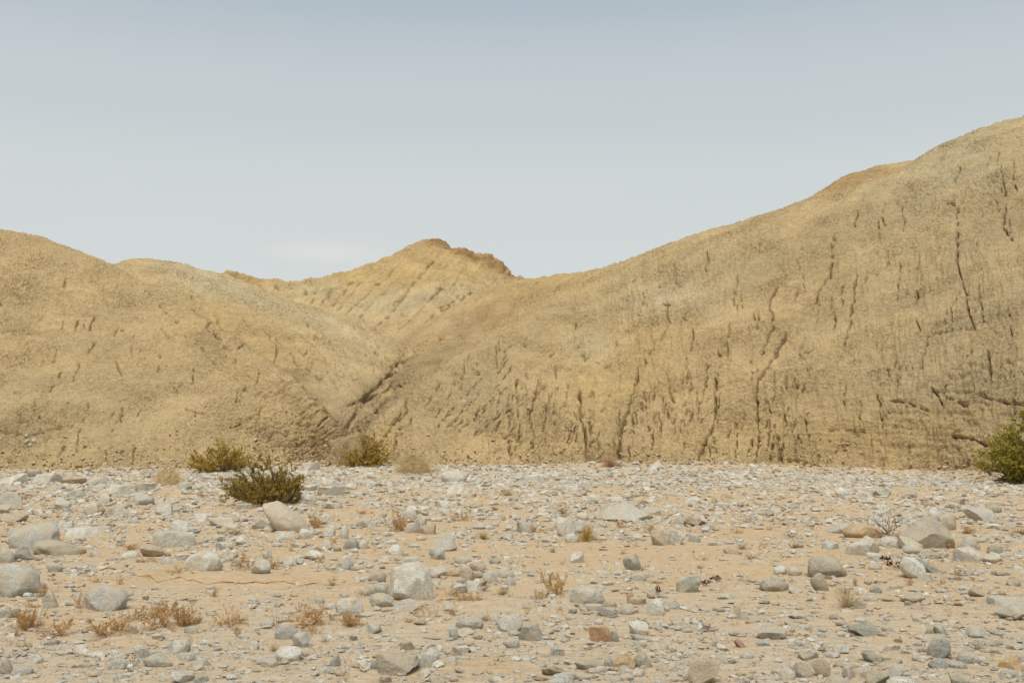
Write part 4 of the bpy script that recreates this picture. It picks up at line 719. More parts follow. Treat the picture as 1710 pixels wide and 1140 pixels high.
# ------------------------------------------------------------------ stone builder
import bmesh
def ico(n):
    bm = bmesh.new(); bmesh.ops.create_icosphere(bm, subdivisions=n, radius=1.0)
    V = np.array([v.co[:] for v in bm.verts]); F = np.array([[v.index for v in f.verts] for f in bm.faces]); bm.free()
    return V, F
ICO = {n: ico(n) for n in (2, 3, 4, 5)}
def stone_shape(kind, seed, n=4, w=1.0, d=.8, h=.6, tilt=0.0):
    r = np.random.default_rng(seed); V, F = ICO[n]; V = V.copy()
    if kind == 'R':
        V *= (1 + .30 * fbm(V * 1.0 + seed, 2, .5, 5))[:, None]
        for _ in range(5):
            k = r.normal(size=3); k /= np.linalg.norm(k); c = r.uniform(.62, .85); e = V @ k - c
            V -= np.clip(e, 0, None)[:, None] * k * .75
    else:
        for _ in range(13 if kind == 'A' else 9):
            k = r.normal(size=3); k /= np.linalg.norm(k); c = r.uniform(.42, .78); e = V @ k - c
            V -= np.clip(e, 0, None)[:, None] * k * .97
        if kind == 'P':
            for a in np.arange(5) * 1.257 + r.uniform(0, 1):
                k = np.array([math.cos(a) * .78, math.sin(a) * .78, .62]); k /= np.linalg.norm(k); e = V @ k - r.uniform(.36, .46)
                V -= np.clip(e, 0, None)[:, None] * k * .98
        if kind == 'F':
            V[:, 2] = np.clip(V[:, 2], -.5, .34 + .1 * fbm(V * 1.5 + seed, 2, .5, 9))
    V *= (1 + (.06 if kind == 'R' else .085) * fbm(V * 3.2 + seed * .37, 3, .55, 6))[:, None]
    if kind != 'R': V += .02 * np.stack([gn(V * 7 + seed, 4), gn(V * 7 + seed, 5), gn(V * 7 + seed, 6)], 1)
    V -= (V.max(0) + V.min(0)) / 2; V /= (V.max(0) - V.min(0))
    yaw = r.uniform(-.35, .35); c, s = math.cos(yaw), math.sin(yaw)
    V = V * ((w * 1.15, d, h * .55) if tilt > 16 else (w, d, h))
    V = V @ np.array([[c, s, 0], [-s, c, 0], [0, 0, 1]])
    if tilt:
        c, s = math.cos(R(tilt)), math.sin(R(tilt))         # positive: the right end goes down
        V = V @ np.array([[c, 0, -s], [0, 1, 0], [s, 0, c]])
    V -= (V.max(0) + V.min(0)) / 2; e = V.max(0) - V.min(0)
    return V * (w / e[0], 1, h / e[2]), F

def gz(x, y): return float(ground_z(np.array([x]), np.array([y]))[0])
rows = []
for key, lst in ST.items():
    ox, oy = ORG[key]
    for s in lst:
        cx, yb, w, h, tone, shp = s[:6]
        tilt = s[6] if len(s) > 6 else 0; phrase = s[7] if len(s) > 7 else None
        rows.append(dict(px=ox + cx / 6, py=oy + yb / 6, w=w / 6, h=h / 6, tone=tone, shp=shp, tilt=tilt, phrase=phrase))
rows.sort(key=lambda s: -(s['w'] * s['h'] + (1e6 if s['phrase'] else 0)))
BIG, REST = rows[:290], rows[290:]
rs = np.random.default_rng(99)
def place(s):
    Yf = CAM_Z * FPX / (s['py'] - HY); w = s['w'] / FPX * Yf; hv = s['h'] / FPX * Yf
    d = w * rs.uniform(.62, .9)
    if s['h'] > s['w'] * 1.05: d = hv * .8
    Y = Yf + d * .42; w = w * Y / Yf
    Hs = max(hv - d * .42 * CAM_Z / Y, hv * .5)
    bury = {'R': .32, 'A': .3, 'F': .42, 'P': .3}[s['shp']]
    H = Hs / (1 - bury)
    x = (s['px'] - CX) / FPX * Y; z = gz(x, Y)
    s.update(x=x, y=Y, z=z + Hs - H / 2, W=w, D=d, H=H)
for s in rows: place(s)
stone_objs = []
for i, s in enumerate(BIG):
    n = 4 if s['w'] > 34 else 3 if s['w'] > 17 else 2
    V, F = stone_shape(s['shp'], 1000 + i, n, s['W'], s['D'], s['H'], s['tilt'])
    V[:, 2] += s['H'] / 2
    me = mesh_from('stone', V, F, M_stone)
    if s['shp'] != 'R': me.set_sharp_from_angle(angle=R(33))
    name = 'boulder' if s['W'] > .36 else 'stone'
    o = link(name, me, loc=(s['x'], s['y'], s['z'] - s['H'] / 2))
    c = np.array(TONE[s['tone']][1]) * rs.uniform(.93, 1.07) * (1, rs.uniform(.985, 1.015), rs.uniform(.96, 1.03))
    o.color = (*c, 1); s['obj'] = o; stone_objs.append(s)

# small white stones bedded in the foot of the left hill
pxV = CX + VL[:, 0] / VL[:, 1] * FPX; pyV = HY - (VL[:, 2] - CAM_Z) / VL[:, 1] * FPX
front = VL[:, 1] < 40
hill_lb = ['largest white stone bedded in the foot of the left hill', 'white stone at the left end of the heap on the left hillside', 'topmost pale stone of the heap on the left hillside', 'white stone at the right end of the heap on the left hillside',
           'small pale stone under the heap on the left hillside', 'small grey stone above the ledge on the left hillside']
for i, (x, y, w, h) in enumerate(((47, 737, 9, 6), (36, 733, 7, 6), (44, 728, 7, 4), (58, 736, 7, 5), (50, 743, 7, 4), (96, 726, 8, 5))):
    k = np.where(front)[0][np.argmin(np.hypot(pxV[front] - x, pyV[front] - y))]; p = VL[k]; sc = p[1] / FPX
    V, F = stone_shape('A', 3000 + i, 2, w * sc, w * sc * .8, h * sc * 1.5)
    o = link('stone', mesh_from('stone', V, F, M_stone), loc=(p[0], p[1] - .05, p[2])); o.color = (.60, .57, .50, 1)
    tag(o, hill_lb[i], 'stone', 'white stones bedded in the left hillside')

# ------------------------------------------------------------------ plants
M_dry = leaf_material('dry_stalks', (.38, .22, .09), (.60, .385, .17), (.72, .52, .27), .3)
M_straw = leaf_material('straw', (.40, .30, .15), (.55, .43, .24), (.66, .55, .34), .1)
M_twig = leaf_material('grey_twigs', (.10, .075, .05), (.19, .145, .095), (.28, .22, .15), 0)
M_creo = leaf_material('creosote_leaves', (.15, .105, .02), (.35, .245, .045), (.54, .40, .11), .35)
M_creo2 = leaf_material('yellow_green_leaves', (.30, .195, .03), (.54, .37, .07), (.64, .48, .15), .35)
M_green = leaf_material('green_leaves', (.17, .15, .02), (.35, .30, .045), (.50, .42, .09), .35)
M_mar = leaf_material('maroon_petals', (.045, .008, .008), (.10, .016, .012), (.17, .03, .02), .1)
M_gold = leaf_material('golden_grass', (.42, .25, .07), (.58, .38, .12), (.66, .48, .2), .15)

class Geo:
    def __init__(s): s.V, s.F, s.C, s.n = [], [], [], 0
    def add(s, V, F, c):
        s.V.append(V); s.F.append(np.asarray(F) + s.n); s.C.append(np.full(len(V), c)); s.n += len(V)
    def tube(s, P, r0, r1, c):
        P = np.asarray(P, float); k = len(P); rad = np.linspace(r0, r1, k)
        t = np.gradient(P, axis=0); t /= np.linalg.norm(t, axis=1)[:, None] + 1e-9
        a = np.cross(t, (0.3, 0.9, 0.31)); a /= np.linalg.norm(a, axis=1)[:, None] + 1e-9; b = np.cross(t, a)
        V = np.concatenate([P + (a * math.cos(q) + b * math.sin(q)) * rad[:, None] for q in (0, 2.094, 4.189)])
        F = [(j * k + i, ((j + 1) % 3) * k + i, ((j + 1) % 3) * k + i + 1, j * k + i + 1) for j in range(3) for i in range(k - 1)]
        s.add(V, F, c)
    def leaves(s, C, D, L, Wd, r):
        """many little folded leaves at C, pointing along D"""
        n = len(C)
        D = D / (np.linalg.norm(D, axis=1)[:, None] + 1e-9); q = r.normal(size=(n, 3)); S = np.cross(D, q); S /= np.linalg.norm(S, axis=1)[:, None] + 1e-9
        L = L * r.uniform(.6, 1.3, n)[:, None]; Wd = Wd * r.uniform(.7, 1.2, n)[:, None]
        V = np.stack([C, C + D * L * .5 + S * Wd, C + D * L, C + D * L * .5 - S * Wd], 1).reshape(-1, 3)
        F = np.arange(4 * n).reshape(-1, 4)
        s.V.append(V); s.F.append(F + s.n); s.n += 4 * n; s.C.append(np.repeat(r.uniform(0, 1, n), 4))
    def mesh(s, name, mat):
        me = mesh_from(name, np.concatenate(s.V), np.concatenate(s.F), mat, False)
        a = me.attributes.new('rnd', 'FLOAT', 'POINT'); a.data.foreach_set('value', np.concatenate(s.C).astype(np.float32))
        return me
def curve(p, d, L, r, bend=.25, up=.15, k=5):
    P = [np.array(p, float)]; d = np.array(d, float)
    for _ in range(k - 1):
        d = d + r.normal(size=3) * bend + (0, 0, up); d /= np.linalg.norm(d); P.append(P[-1] + d * L / (k - 1))
    return np.array(P)

def g_sprig(seed, thick=1.0, dense=1.0):
    """small dead annual: a few forked stalks with dry seed heads, 1 x 1 x 1"""
    r = np.random.default_rng(seed); st, lf = Geo(), Geo(); C, D = [], []
    for k in range(int(r.integers(9, 14) * dense)):
        a = r.uniform(0, 6.283); e = r.uniform(.12, 1.1)
        P = curve((r.normal() * .16, r.normal() * .12, -.03), (math.cos(a) * math.cos(e), math.sin(a) * math.cos(e), math.sin(e)), r.uniform(.5, .95), r, .22, .12, 6)
        st.tube(P, .013 * thick, .007 * thick, r.uniform())
        for j in range(r.integers(3, 7)):
            i = r.integers(1, 6); q = P[i] - P[i - 1]; q = q / np.linalg.norm(q) + r.normal(size=3) * .6 + (0, 0, .2)
            B = curve(P[i], q / np.linalg.norm(q), r.uniform(.12, .34), r, .3, .15, 4); st.tube(B, .008 * thick, .005 * thick, r.uniform())
            for m in range(7): C.append(B[r.integers(1, 4)] + r.normal(size=3) * .02); D.append(q + r.normal(size=3) * .8)
        for m in range(5): C.append(P[r.integers(1, 6)]); D.append(r.normal(size=3) + (0, 0, .5))
    lf.leaves(np.array(C), np.array(D), .095, .024, r)
    return [('stalks', st), ('leaves', lf)]
def g_fern(seed):
    r = np.random.default_rng(seed); st = Geo()
    for k in range(7):
        a = (k - 3) * .2 + r.normal() * .05
        P = curve((a * .1, r.normal() * .03, -.03), (math.sin(a), r.normal() * .15, math.cos(a)), r.uniform(.75, 1.05), r, .06, 0, 6)
        st.tube(P, .02, .010, r.uniform())
        for j in range(5):
            i = r.integers(2, 6); st.tube(curve(P[i], (math.sin(a) + r.choice([-.7, .7]), r.normal() * .3, 1), .2, r, .1, .2, 3), .010, .006, r.uniform())
    return [('stalks', st)]
def g_tuft(seed, n=130, spread=.9, rad=.010):
    r = np.random.default_rng(seed); st = Geo()
    for k in range(n):
        a = r.uniform(0, 6.283); e = math.acos(r.uniform(0, 1) ** .6 * .98)
        d = (math.cos(a) * math.sin(e) * spread, math.sin(a) * math.sin(e) * spread, math.cos(e) + .1)
        st.tube(curve((r.normal() * .05, r.normal() * .05, -.03), d, r.uniform(.55, 1.0), r, .10, -.03, 4), rad, rad * .5, r.uniform())
    return [('blades', st)]
def g_twigs(seed, n=16):
    r = np.random.default_rng(seed); st = Geo()
    for k in range(n):
        a = r.uniform(0, 6.283); e = r.uniform(.1, 1.2)
        P = curve((r.normal() * .1, r.normal() * .1, 0), (math.cos(a) * math.cos(e), math.sin(a) * math.cos(e), math.sin(e)), r.uniform(.4, .8), r, .3, .05, 5); st.tube(P, .012, .006, r.uniform())
        for j in range(3):
            i = r.integers(1, 5); st.tube(curve(P[i], r.normal(size=3) + (0, 0, .4), .25, r, .3, .05, 3), .007, .004, r.uniform())
    return [('twigs', st)]
def g_arch(seed):
    r = np.random.default_rng(seed); st = Geo()
    for k in range(9):
        x0 = r.uniform(-.45, -.1); x1 = r.uniform(.1, .5); t = np.linspace(0, 1, 8); y = r.normal() * .12; hh = r.uniform(.5, 1.0)
        st.tube(np.c_[x0 + (x1 - x0) * t, y + .1 * t, hh * np.sin(t * 2.8 + .1) - .03], .012, .008, r.uniform())
    return [('stems', st)]
def g_maroon(seed):
    r = np.random.default_rng(seed); st, lf = Geo(), Geo(); C, D = [], []
    for k in range(6):
        P = curve((r.normal() * .15, r.normal() * .15, -.03), (r.normal() * .5, r.normal() * .5, 1), r.uniform(.4, .8), r, .2, 0, 4); st.tube(P, .015, .01, r.uniform())
        c = P[-1]
        for m in range(16): C.append(c + r.normal(size=3) * .06); D.append(r.normal(size=3))
    lf.leaves(np.array(C), np.array(D), .17, .06, r)
    return [('stalks', st), ('petals', lf)]
GEN = {'sprig': lambda s: g_sprig(s), 'gold sprig': lambda s: g_sprig(s, 1.0, 2.0), 'bush': lambda s: g_sprig(s, .6, 3.4), 'fern': g_fern, 'tuft': lambda s: g_tuft(s), 'gold': lambda s: g_tuft(s, 170, .7),
       'thatch': lambda s: g_tuft(s, 220, 1.1), 'twigs': g_twigs, 'arch': g_arch, 'maroon': g_maroon}
KMAT = {'sprig': M_dry, 'gold sprig': M_gold, 'bush': M_dry, 'fern': M_dry, 'tuft': M_straw, 'gold': M_gold, 'thatch': M_straw, 'twigs': M_twig, 'arch': M_dry, 'maroon': M_dry}
KWORD = {'sprig': ('dry_weed', 'weed', 'dry orange-brown weed'), 'gold sprig': ('dry_weed', 'weed', 'dense golden dry weed'), 'bush': ('dry_weed', 'weed', 'bushy reddish-brown dry weed'), 'fern': ('dry_weed', 'weed', 'fan-shaped dry weed'),
         'tuft': ('grass_tuft', 'grass tuft', 'thin pale straw tuft'), 'gold': ('grass_tuft', 'grass tuft', 'golden grass tuft'), 'thatch': ('grass_tuft', 'grass tuft', 'low dense straw tuft'),
         'twigs': ('dead_twigs', 'twigs', 'tangle of grey-brown dead twigs'), 'arch': ('dry_weed', 'weed', 'dry weed with arching bent stems'), 'maroon': ('red_flower', 'flower', 'cluster of dark red blooms')}
PROT = {}
plant_rows = []
rp = np.random.default_rng(7)
for key, lst in PL.items():
    ox, oy = ORG[key]
    for (cx, yb, w, h, kind) in lst:
        p = dict(px=ox + cx / 6, py=oy + yb / 6, w=w / 6, h=h / 6, kind=kind); plant_rows.append(p)
        Y = CAM_Z * FPX / (p['py'] - HY) + .02; x = (p['px'] - CX) / FPX * Y
        nv = {'sprig': 7, 'tuft': 4, 'twigs': 4}.get(kind, 2); v = int(rp.integers(nv))
        if (kind, v) not in PROT:
            G = [(nm, g) for nm, g in GEN[kind](500 + v * 13 + sum(map(ord, kind)))]
            A = np.concatenate([np.concatenate(g.V) for _, g in G]); ex = np.ptp(np.percentile(A[:, 0], [3, 97])); ez = np.percentile(A[:, 2], 98)
            for _, g in G: g.V = [q / (ex, ex, ez) for q in g.V]
            PROT[(kind, v)] = [(nm, g.mesh(nm, M_mar if nm == 'petals' else KMAT[kind])) for nm, g in G]
        o = empty(KWORD[kind][0], (x, Y, gz(x, Y)))
        if rp.random() < .5: o.rotation_euler.z = rp.uniform(-.6, .6)
        else: o.rotation_euler.z = math.pi + rp.uniform(-.6, .6)
        sw, sh = p['w'] / FPX * Y, p['h'] / FPX * Y * (.8 if p['kind'] in ('sprig', 'bush') else 1)
        for nm, me in PROT[(kind, v)]:
            c = link(nm, me, o); c.scale = (sw, sw, sh)
        p['obj'] = o; p['x'] = x; p['y'] = Y

# larger shrubs
def shrub(name, px, py, w, h, mat, nleaf, leaf, nst, seed, dy=0.0, dead=0, emin=.15):
    r = np.random.default_rng(seed); Y = min(CAM_Z * FPX / (py - HY) + dy, float(BASE_L(px) if px < 560 else BASE_R(px)) - 1.9); x = (px - CX) / FPX * Y; Wm, Hm = w / FPX * Y, h / FPX * Y
    st, lf = Geo(), Geo(); C, D = [], []
    for k in range(nst):
        a = r.uniform(0, 6.283); e = r.uniform(emin, 1.35) if k % 2 else r.uniform(emin, .6)
        reach = r.uniform(.75, 1.05)
        P = curve((r.normal() * .05, r.normal() * .05, -.03), (math.cos(a) * math.cos(e), math.sin(a) * math.cos(e), math.sin(e) * 1.1), reach * (.55 + .45 * math.sin(e)), r, .13, .05, 7)
        st.tube(P, .012, .004, r.uniform())
        for j in range(7):
            i = int(r.integers(2, 7)); q = P[i] - P[i - 1]; q = q / np.linalg.norm(q) + r.normal(size=3) * .45 + (0, 0, .12); q /= np.linalg.norm(q)
            B = curve(P[i], q, r.uniform(.12, .30), r, .18, .08, 5); st.tube(B, .005, .002, r.uniform())
            if k < dead: continue
            m = nleaf // (nst * 7); t = r.uniform(.15, 1, m) * 4; ii = np.minimum(t.astype(int), 3); f = (t - ii)[:, None]
            c = B[ii] * (1 - f) + B[ii + 1] * f + r.normal(size=(m, 3)) * .012; C.append(c); D.append(q + r.normal(size=(m, 3)) * .7)
    C = np.concatenate(C); D = np.concatenate(D)
    A = C; lo_, hi_ = np.percentile(A[:, 0], [1, 99]); ex = hi_ - lo_; ez = np.percentile(A[:, 2], 99); cx = (lo_ + hi_) / 2
    S = np.array([Wm / ex, Wm / ex, Hm / ez])
    st.V = [(v - (cx, 0, 0)) * S for v in st.V]
    lf.leaves((C - (cx, 0, 0)) * S, D, leaf, leaf * .33, r)
    o = empty(name, (x, Y, gz(x, Y)))
    link('branches', st.mesh('branches', M_twig), o); link('foliage', lf.mesh('foliage', mat), o)
    return o
sh = tag(shrub('creosote_bush', 442, 845, 114, 72, M_creo, 22000, .034, 64, 3, .5), 'dark olive creosote bush standing beside the tilted cream boulder', 'bush', 'creosote bushes on the riverbed edge')
tag(shrub('creosote_bush', 366, 779, 94, 47, M_creo2, 9000, .055, 50, 4), 'yellow-green creosote bush at the foot of the left hill', 'bush', 'creosote bushes on the riverbed edge')
tag(shrub('creosote_bush', 609, 776, 80, 52, M_creo2, 9000, .055, 50, 9), 'yellow-green creosote bush standing in the mouth of the gully', 'bush', 'creosote bushes on the riverbed edge')
tag(shrub('green_bush', 1762, 800, 200, 124, M_green, 30000, .075, 90, 6, 1.0, 0, .1), 'dense bright green bush cut by the right edge of the photo', 'bush')
def ball(name, px, py, w, h, n, mat, label, cat, seed, kind='tuft', thick=1.0):
    Y = min(CAM_Z * FPX / (py - HY) + .2, float(BASE_R(px) if px > 560 else BASE_L(px)) - 1.7); x = (px - CX) / FPX * Y; g = g_tuft(seed, n, 1.0, .0045)[0][1]
    A = np.concatenate(g.V); g.V = [v * (w / FPX * Y / np.ptp(A[:, 0]), w / FPX * Y / np.ptp(A[:, 0]), h / FPX * Y / A[:, 2].max()) for v in g.V]
    o = empty(name, (x, Y, gz(x, Y))); link('blades', g.mesh('blades', mat), o)
    if n > 600:                                                     # the matted heart of the tussock
        V, F = ICO[4]; V = V[:, :] * (w / FPX * Y * .27, w / FPX * Y * .27, h / FPX * Y * .62) * (1 + .16 * fbm(V * 3 + seed, 4, .7, 3))[:, None] + .03 * np.stack([gn(V * 16, 1), gn(V * 16, 2), gn(V * 16, 3)], 1)
        me = mesh_from('thatch', V, F, mat, False); a = me.attributes.new('rnd', 'FLOAT', 'POINT'); a.data.foreach_set('value', np.clip(.45 + .9 * gn(V * 40, 5), 0, 1).astype(np.float32)); link('thatch', me, o)
    return tag(o, label, cat)
M_ball = leaf_material('dry_brush', (.58, .45, .23), (.74, .60, .34), (.82, .70, .45), .4)
ball('dry_bush', 281, 809, 66, 34, 1100, M_ball, 'round ball of dry yellow grass left of the dark olive bush', 'bush', 31)
ball('dry_bush', 693, 791, 88, 36, 1900, M_ball, 'wide low mound of straw at the hill foot right of the gully bush', 'bush', 32)
ball('dry_bush', 1020, 776, 44, 24, 500, leaf_material('pale_orange_stalks', (.44, .27, .15), (.52, .34, .19), (.58, .40, .24), .1), 'faint pale orange dry plant against the foot of the right hill', 'bush', 33)
def extra(kind, name, px, py, w, h, label, cat, mat, seed):
    Y = min(CAM_Z * FPX / (py - HY), float(BASE_R(px) if px > 560 else BASE_L(px)) - .6); x = (px - CX) / FPX * Y; o = empty(name, (x, Y, gz(x, Y)))
    G = GEN[kind](seed); A = np.concatenate([np.concatenate(g.V) for _, g in G])
    for nm, g in G:
        g.V = [v / (np.ptp(A[:, 0]), np.ptp(A[:, 0]), A[:, 2].max()) * (w / FPX * Y, w / FPX * Y, h / FPX * Y) for v in g.V]
        link(nm, g.mesh(nm, mat), o)
    return tag(o, label, cat)
extra('arch', 'dead_bush', 534, 776, 42, 22, 'dark arching dead stems at the foot of the hill by the gully', 'bush', M_twig, 41)
extra('twigs', 'dead_bush', 1690, 801, 60, 16, 'low grey dead twigs under the green bush', 'bush', M_twig, 42)
extra('twigs', 'dead_bush', 568, 757, 26, 14, 'small dark dead shrub in the bottom of the gully', 'bush', M_twig, 43)

# ------------------------------------------------------------------ labels for stones and weeds
SHORT = {}
for s in stone_objs:
    if s['phrase']:
        t = s['phrase']
        for cut in (' with ', ' cut by', ' leaning', ' lying', ' standing', ' leaning over', ' propped', ' next to', ' right of the', ' beside dark', ' in mid', ' in front of', ' behind the', ' joined', ' above the', ' below the', ' at the', ' on the', ' near the', ' left of', ' beside the', ' sloping', ' sunk', ' among', ' against', ' alone', ' in the', ' in a'):
            k = t.find(cut)
            if k > 0: t = t[:k]
        SHORT.setdefault(t, []).append(s)
MARKS = []
for t, l in SHORT.items():
    if len(l) == 1 and len(t.split()) >= 2: MARKS.append((t, l[0]['px'], l[0]['py'] - l[0]['h'] / 2, l[0]))
MARKS += [('dark olive bush', 440, 825, None), ('gully bush', 609, 765, None), ('round dry grass ball', 281, 795, None), ('straw mound', 693, 778, None), ('left edge of the picture', -30, 950, None), ('yellow-green left bush', 366, 765, None), ('green bush', 1715, 770, None)]
def direction(dx, dy):
    if abs(dx) < 14 and abs(dy) < 9: return 'touching'
    if abs(dx) > abs(dy) * 1.6: return 'right of' if dx > 0 else 'left of'
    return 'in front of' if dy > 0 else 'behind'
ORD = ['', 'nearest', 'second', 'third', 'fourth', 'fifth', 'sixth', 'seventh']
def give_labels(items, marks, maxd=420):
    used = set()
    for s in items:
        if s.get('label'): used.add(s['label'])
    for s in items:
        if s.get('label'): continue
        best = None
        for t, mx_, my_, own in marks:
            if own is s: continue
            dx, dy = s['px'] - mx_, s['py'] - s['h'] / 2 - my_
            d = math.hypot(dx, dy * 2)
            if d > maxd: continue
            w = direction(dx, dy)
            same = [q for q in items if q['desc'] == s['desc'] and q is not s and math.hypot(q['px'] - mx_, (q['py'] - q['h'] / 2 - my_) * 2) <= d * 1.6 and direction(q['px'] - mx_, q['py'] - q['h'] / 2 - my_) == w and not q.get('phrase')]
            closer = sum(math.hypot(q['px'] - mx_, (q['py'] - q['h'] / 2 - my_) * 2) < d for q in same)
            if closer > 6: continue
            lead = '' if not same else ORD[closer + 1] + ' '
            lab = (lead + s['desc'] + ' ' + w + ' the ' + t).strip()
            if lab in used or len(lab.split()) > 16: continue
            cost = d + closer * 70 + (60 if same else 0) + len(lab.split()) * 3
            if best is None or cost < best[0]: best = (cost, lab)
        s['label'] = best[1] if best else s['desc'] + ' lying on the sandy riverbed'
        used.add(s['label'])
for s in stone_objs:
    sz = 'small' if s['W'] < .13 else 'large' if s['W'] > .33 else 'medium'
    s['desc'] = ' '.join([sz, TONE[s['tone']][0], SHAPE[s['shp']], 'boulder' if s['W'] > .36 else 'stone'])
    if s['phrase']: s['label'] = s['phrase'] if len(s['phrase'].split()) >= 4 else s['phrase'] + ' lying on the pale sand'
give_labels(stone_objs, MARKS)
for s in stone_objs: tag(s['obj'], s['label'], 'boulder' if s['W'] > .36 else 'stone', 'stones strewn over the riverbed')
for p in plant_rows: p['desc'] = ('tiny ' if p['w'] < 13 else 'tall ' if p['h'] > 34 else '') + KWORD[p['kind']][2]
give_labels(plant_rows, MARKS)
for p in plant_rows: tag(p['obj'], p['label'], KWORD[p['kind']][1], 'dry weeds growing between the stones')

# ------------------------------------------------------------------ the rest of the stones: gravel and cobbles nobody could count
pcol = bpy.data.collections.new('gravel_shapes')
NSH = 18
for i in range(NSH):
    V, F = stone_shape('RAAFRA'[i % 6], 7000 + i, 2 if i % 2 else 3, 1, .8, .62)
    me = mesh_from('gravel_shape', V, F, M_stone_i)
    if 'RAAFRA'[i % 6] != 'R': me.set_sharp_from_angle(angle=R(35))
    pcol.objects.link(bpy.data.objects.new('gravel_shape_%02d' % i, me))
def scatter(name, X, Y, Z, S, ROT, T, IDX, label, kind='stuff'):
    me = bpy.data.meshes.new(name); n = len(X); me.vertices.add(n)
    me.vertices.foreach_set('co', np.c_[X, Y, Z].astype(np.float32).ravel())
    for nm, ty, key, dat in (('scl', 'FLOAT_VECTOR', 'vector', S), ('rot', 'FLOAT_VECTOR', 'vector', ROT), ('idx', 'INT', 'value', IDX), ('tone', 'FLOAT_COLOR', 'color', np.c_[T, np.ones(n)])):
        a = me.attributes.new(nm, ty, 'POINT'); a.data.foreach_set(key, np.ascontiguousarray(dat, dtype=np.int32 if ty == 'INT' else np.float32).ravel())
    o = link(name, me)
    ng = bpy.data.node_groups.new(name, 'GeometryNodeTree')
    ng.interface.new_socket('Geometry', in_out='INPUT', socket_type='NodeSocketGeometry'); ng.interface.new_socket('Geometry', in_out='OUTPUT', socket_type='NodeSocketGeometry')
    n_, l_ = ng.nodes, ng.links
    gi, go = n_.new('NodeGroupInput'), n_.new('NodeGroupOutput')
    mp_ = n_.new('GeometryNodeMeshToPoints'); ip = n_.new('GeometryNodeInstanceOnPoints'); ci = n_.new('GeometryNodeCollectionInfo')
    ci.inputs['Collection'].default_value = pcol; ci.inputs['Separate Children'].default_value = True; ci.inputs['Reset Children'].default_value = True
    def attr(nm, ty):
        a = n_.new('GeometryNodeInputNamedAttribute'); a.data_type = ty; a.inputs['Name'].default_value = nm; return a.outputs['Attribute']
    l_.new(gi.outputs[0], mp_.inputs['Mesh']); l_.new(mp_.outputs[0], ip.inputs['Points']); l_.new(ci.outputs[0], ip.inputs['Instance'])
    ip.inputs['Pick Instance'].default_value = True
    l_.new(attr('idx', 'INT'), ip.inputs['Instance Index']); l_.new(attr('rot', 'FLOAT_VECTOR'), ip.inputs['Rotation']); l_.new(attr('scl', 'FLOAT_VECTOR'), ip.inputs['Scale'])
    l_.new(ip.outputs[0], go.inputs[0])
    md = o.modifiers.new('scatter', 'NODES'); md.node_group = ng
    return tag(o, label, None, None, kind)
PAL = [('w', .46), ('g', .2), ('t', .13), ('E', .12), ('p', .04), ('G', .03), ('o', .025), ('e', .03), ('S', .025), ('c', .06)]
pk = np.array([TONE[k][1] for k, _ in PAL]); pw = np.array([v for _, v in PAL]); pw /= pw.sum()
rg = np.random.default_rng(77)
def field(px, py):
    """how thickly stones lie"""
    n = np.clip(.66 + 2.3 * fbm(np.c_[px / 110, py / 24, px * 0], 3, .6, 91), .16, 1.5)
    edge_ = 778 + 14 * sstep(1350, 1700, px)
    far = sstep(edge_ - 4, edge_ + 0, py)
    fall = np.interp(px, [0, 500, 700, 1100, 1700], [75, 60, 50, 72, 62])
    f = .80 + 1.5 * np.exp(-(np.clip(py - 786, 0, None) / fall) ** 2)
    near = .5 * sstep(1000, 1090, py) * np.interp(px, [0, 600, 1100, 1700], [.8, .7, 1, 1.2])
    f = f + near
    sandy = .92 * blob(px, py, 340, 970, 330, 22) + .9 * blob(px, py, 1000, 925, 260, 22) + .7 * blob(px, py, 480, 1060, 160, 25) + .8 * blob(px, py, 1290, 950, 150, 16) + .7 * blob(px, py, 1250, 890, 130, 20) + .6 * blob(px, py, 230, 1040, 250, 22) + .6 * blob(px, py, 1540, 1035, 120, 12)
    return far * np.clip(f * n, 0, 1.2) * np.clip(1 - sandy, .03, 1)
def batch(n, y0, y1, s0, s1, thr=1.0, k=1.0):
    n = int(n * 1.24); px = rg.uniform(-455, 2165, n); py = rg.uniform(y0, y1, n); keep = rg.uniform(0, 1, n) < field(px, py) * k; px, py = px[keep], py[keep]
    sz = s0 * (s1 / s0) ** (rg.uniform(0, 1, len(px)) ** 2.2)
    return px, py, sz
parts_ = [batch(34000, 775, 812, 3.5, 15), batch(22000, 806, 870, 3.5, 18), batch(34000, 862, 960, 2.6, 17), batch(40000, 950, 1190, 2.4, 20, 1, .8)]
px = np.concatenate([b[0] for b in parts_]); py = np.concatenate([b[1] for b in parts_]); sz = np.concatenate([b[2] for b in parts_])
Y = CAM_Z * FPX / (py - HY); okb = Y < np.minimum(BASE_L(px) + .2, BASE_R(px) + .1); okb = np.where(px < 560, Y < BASE_L(px) + .5, Y < BASE_R(px) + .4); px, py, sz, Y = px[okb], py[okb], sz[okb], Y[okb]
big = np.array([(s['px'], s['py'], s['w'], s['h']) for s in BIG])
clear = np.ones(len(px), bool)
for bx, by, bw, bh in big:                                        # nothing inside the big stones
    clear &= ~((np.abs(px - bx) < bw * .42) & (py < by - 1) & (py > by - max(bh * .55, 3)))
px, py, sz, Y = px[clear], py[clear], sz[clear], Y[clear]
X = (px - CX) / FPX * Y; w = sz / FPX * Y
n = len(X); T = pk[rg.choice(len(pk), n, p=pw)] * rg.uniform(.88, 1.12, (n, 1))
S = np.c_[w, w * rg.uniform(.7, 1.1, n), w * rg.uniform(.45, .85, n)]
Z = ground_z(X, Y) + S[:, 2] * rg.uniform(-.22, .2, n)
ROT = np.c_[rg.normal(0, .22, n), rg.normal(0, .22, n), rg.uniform(0, 6.28, n)]
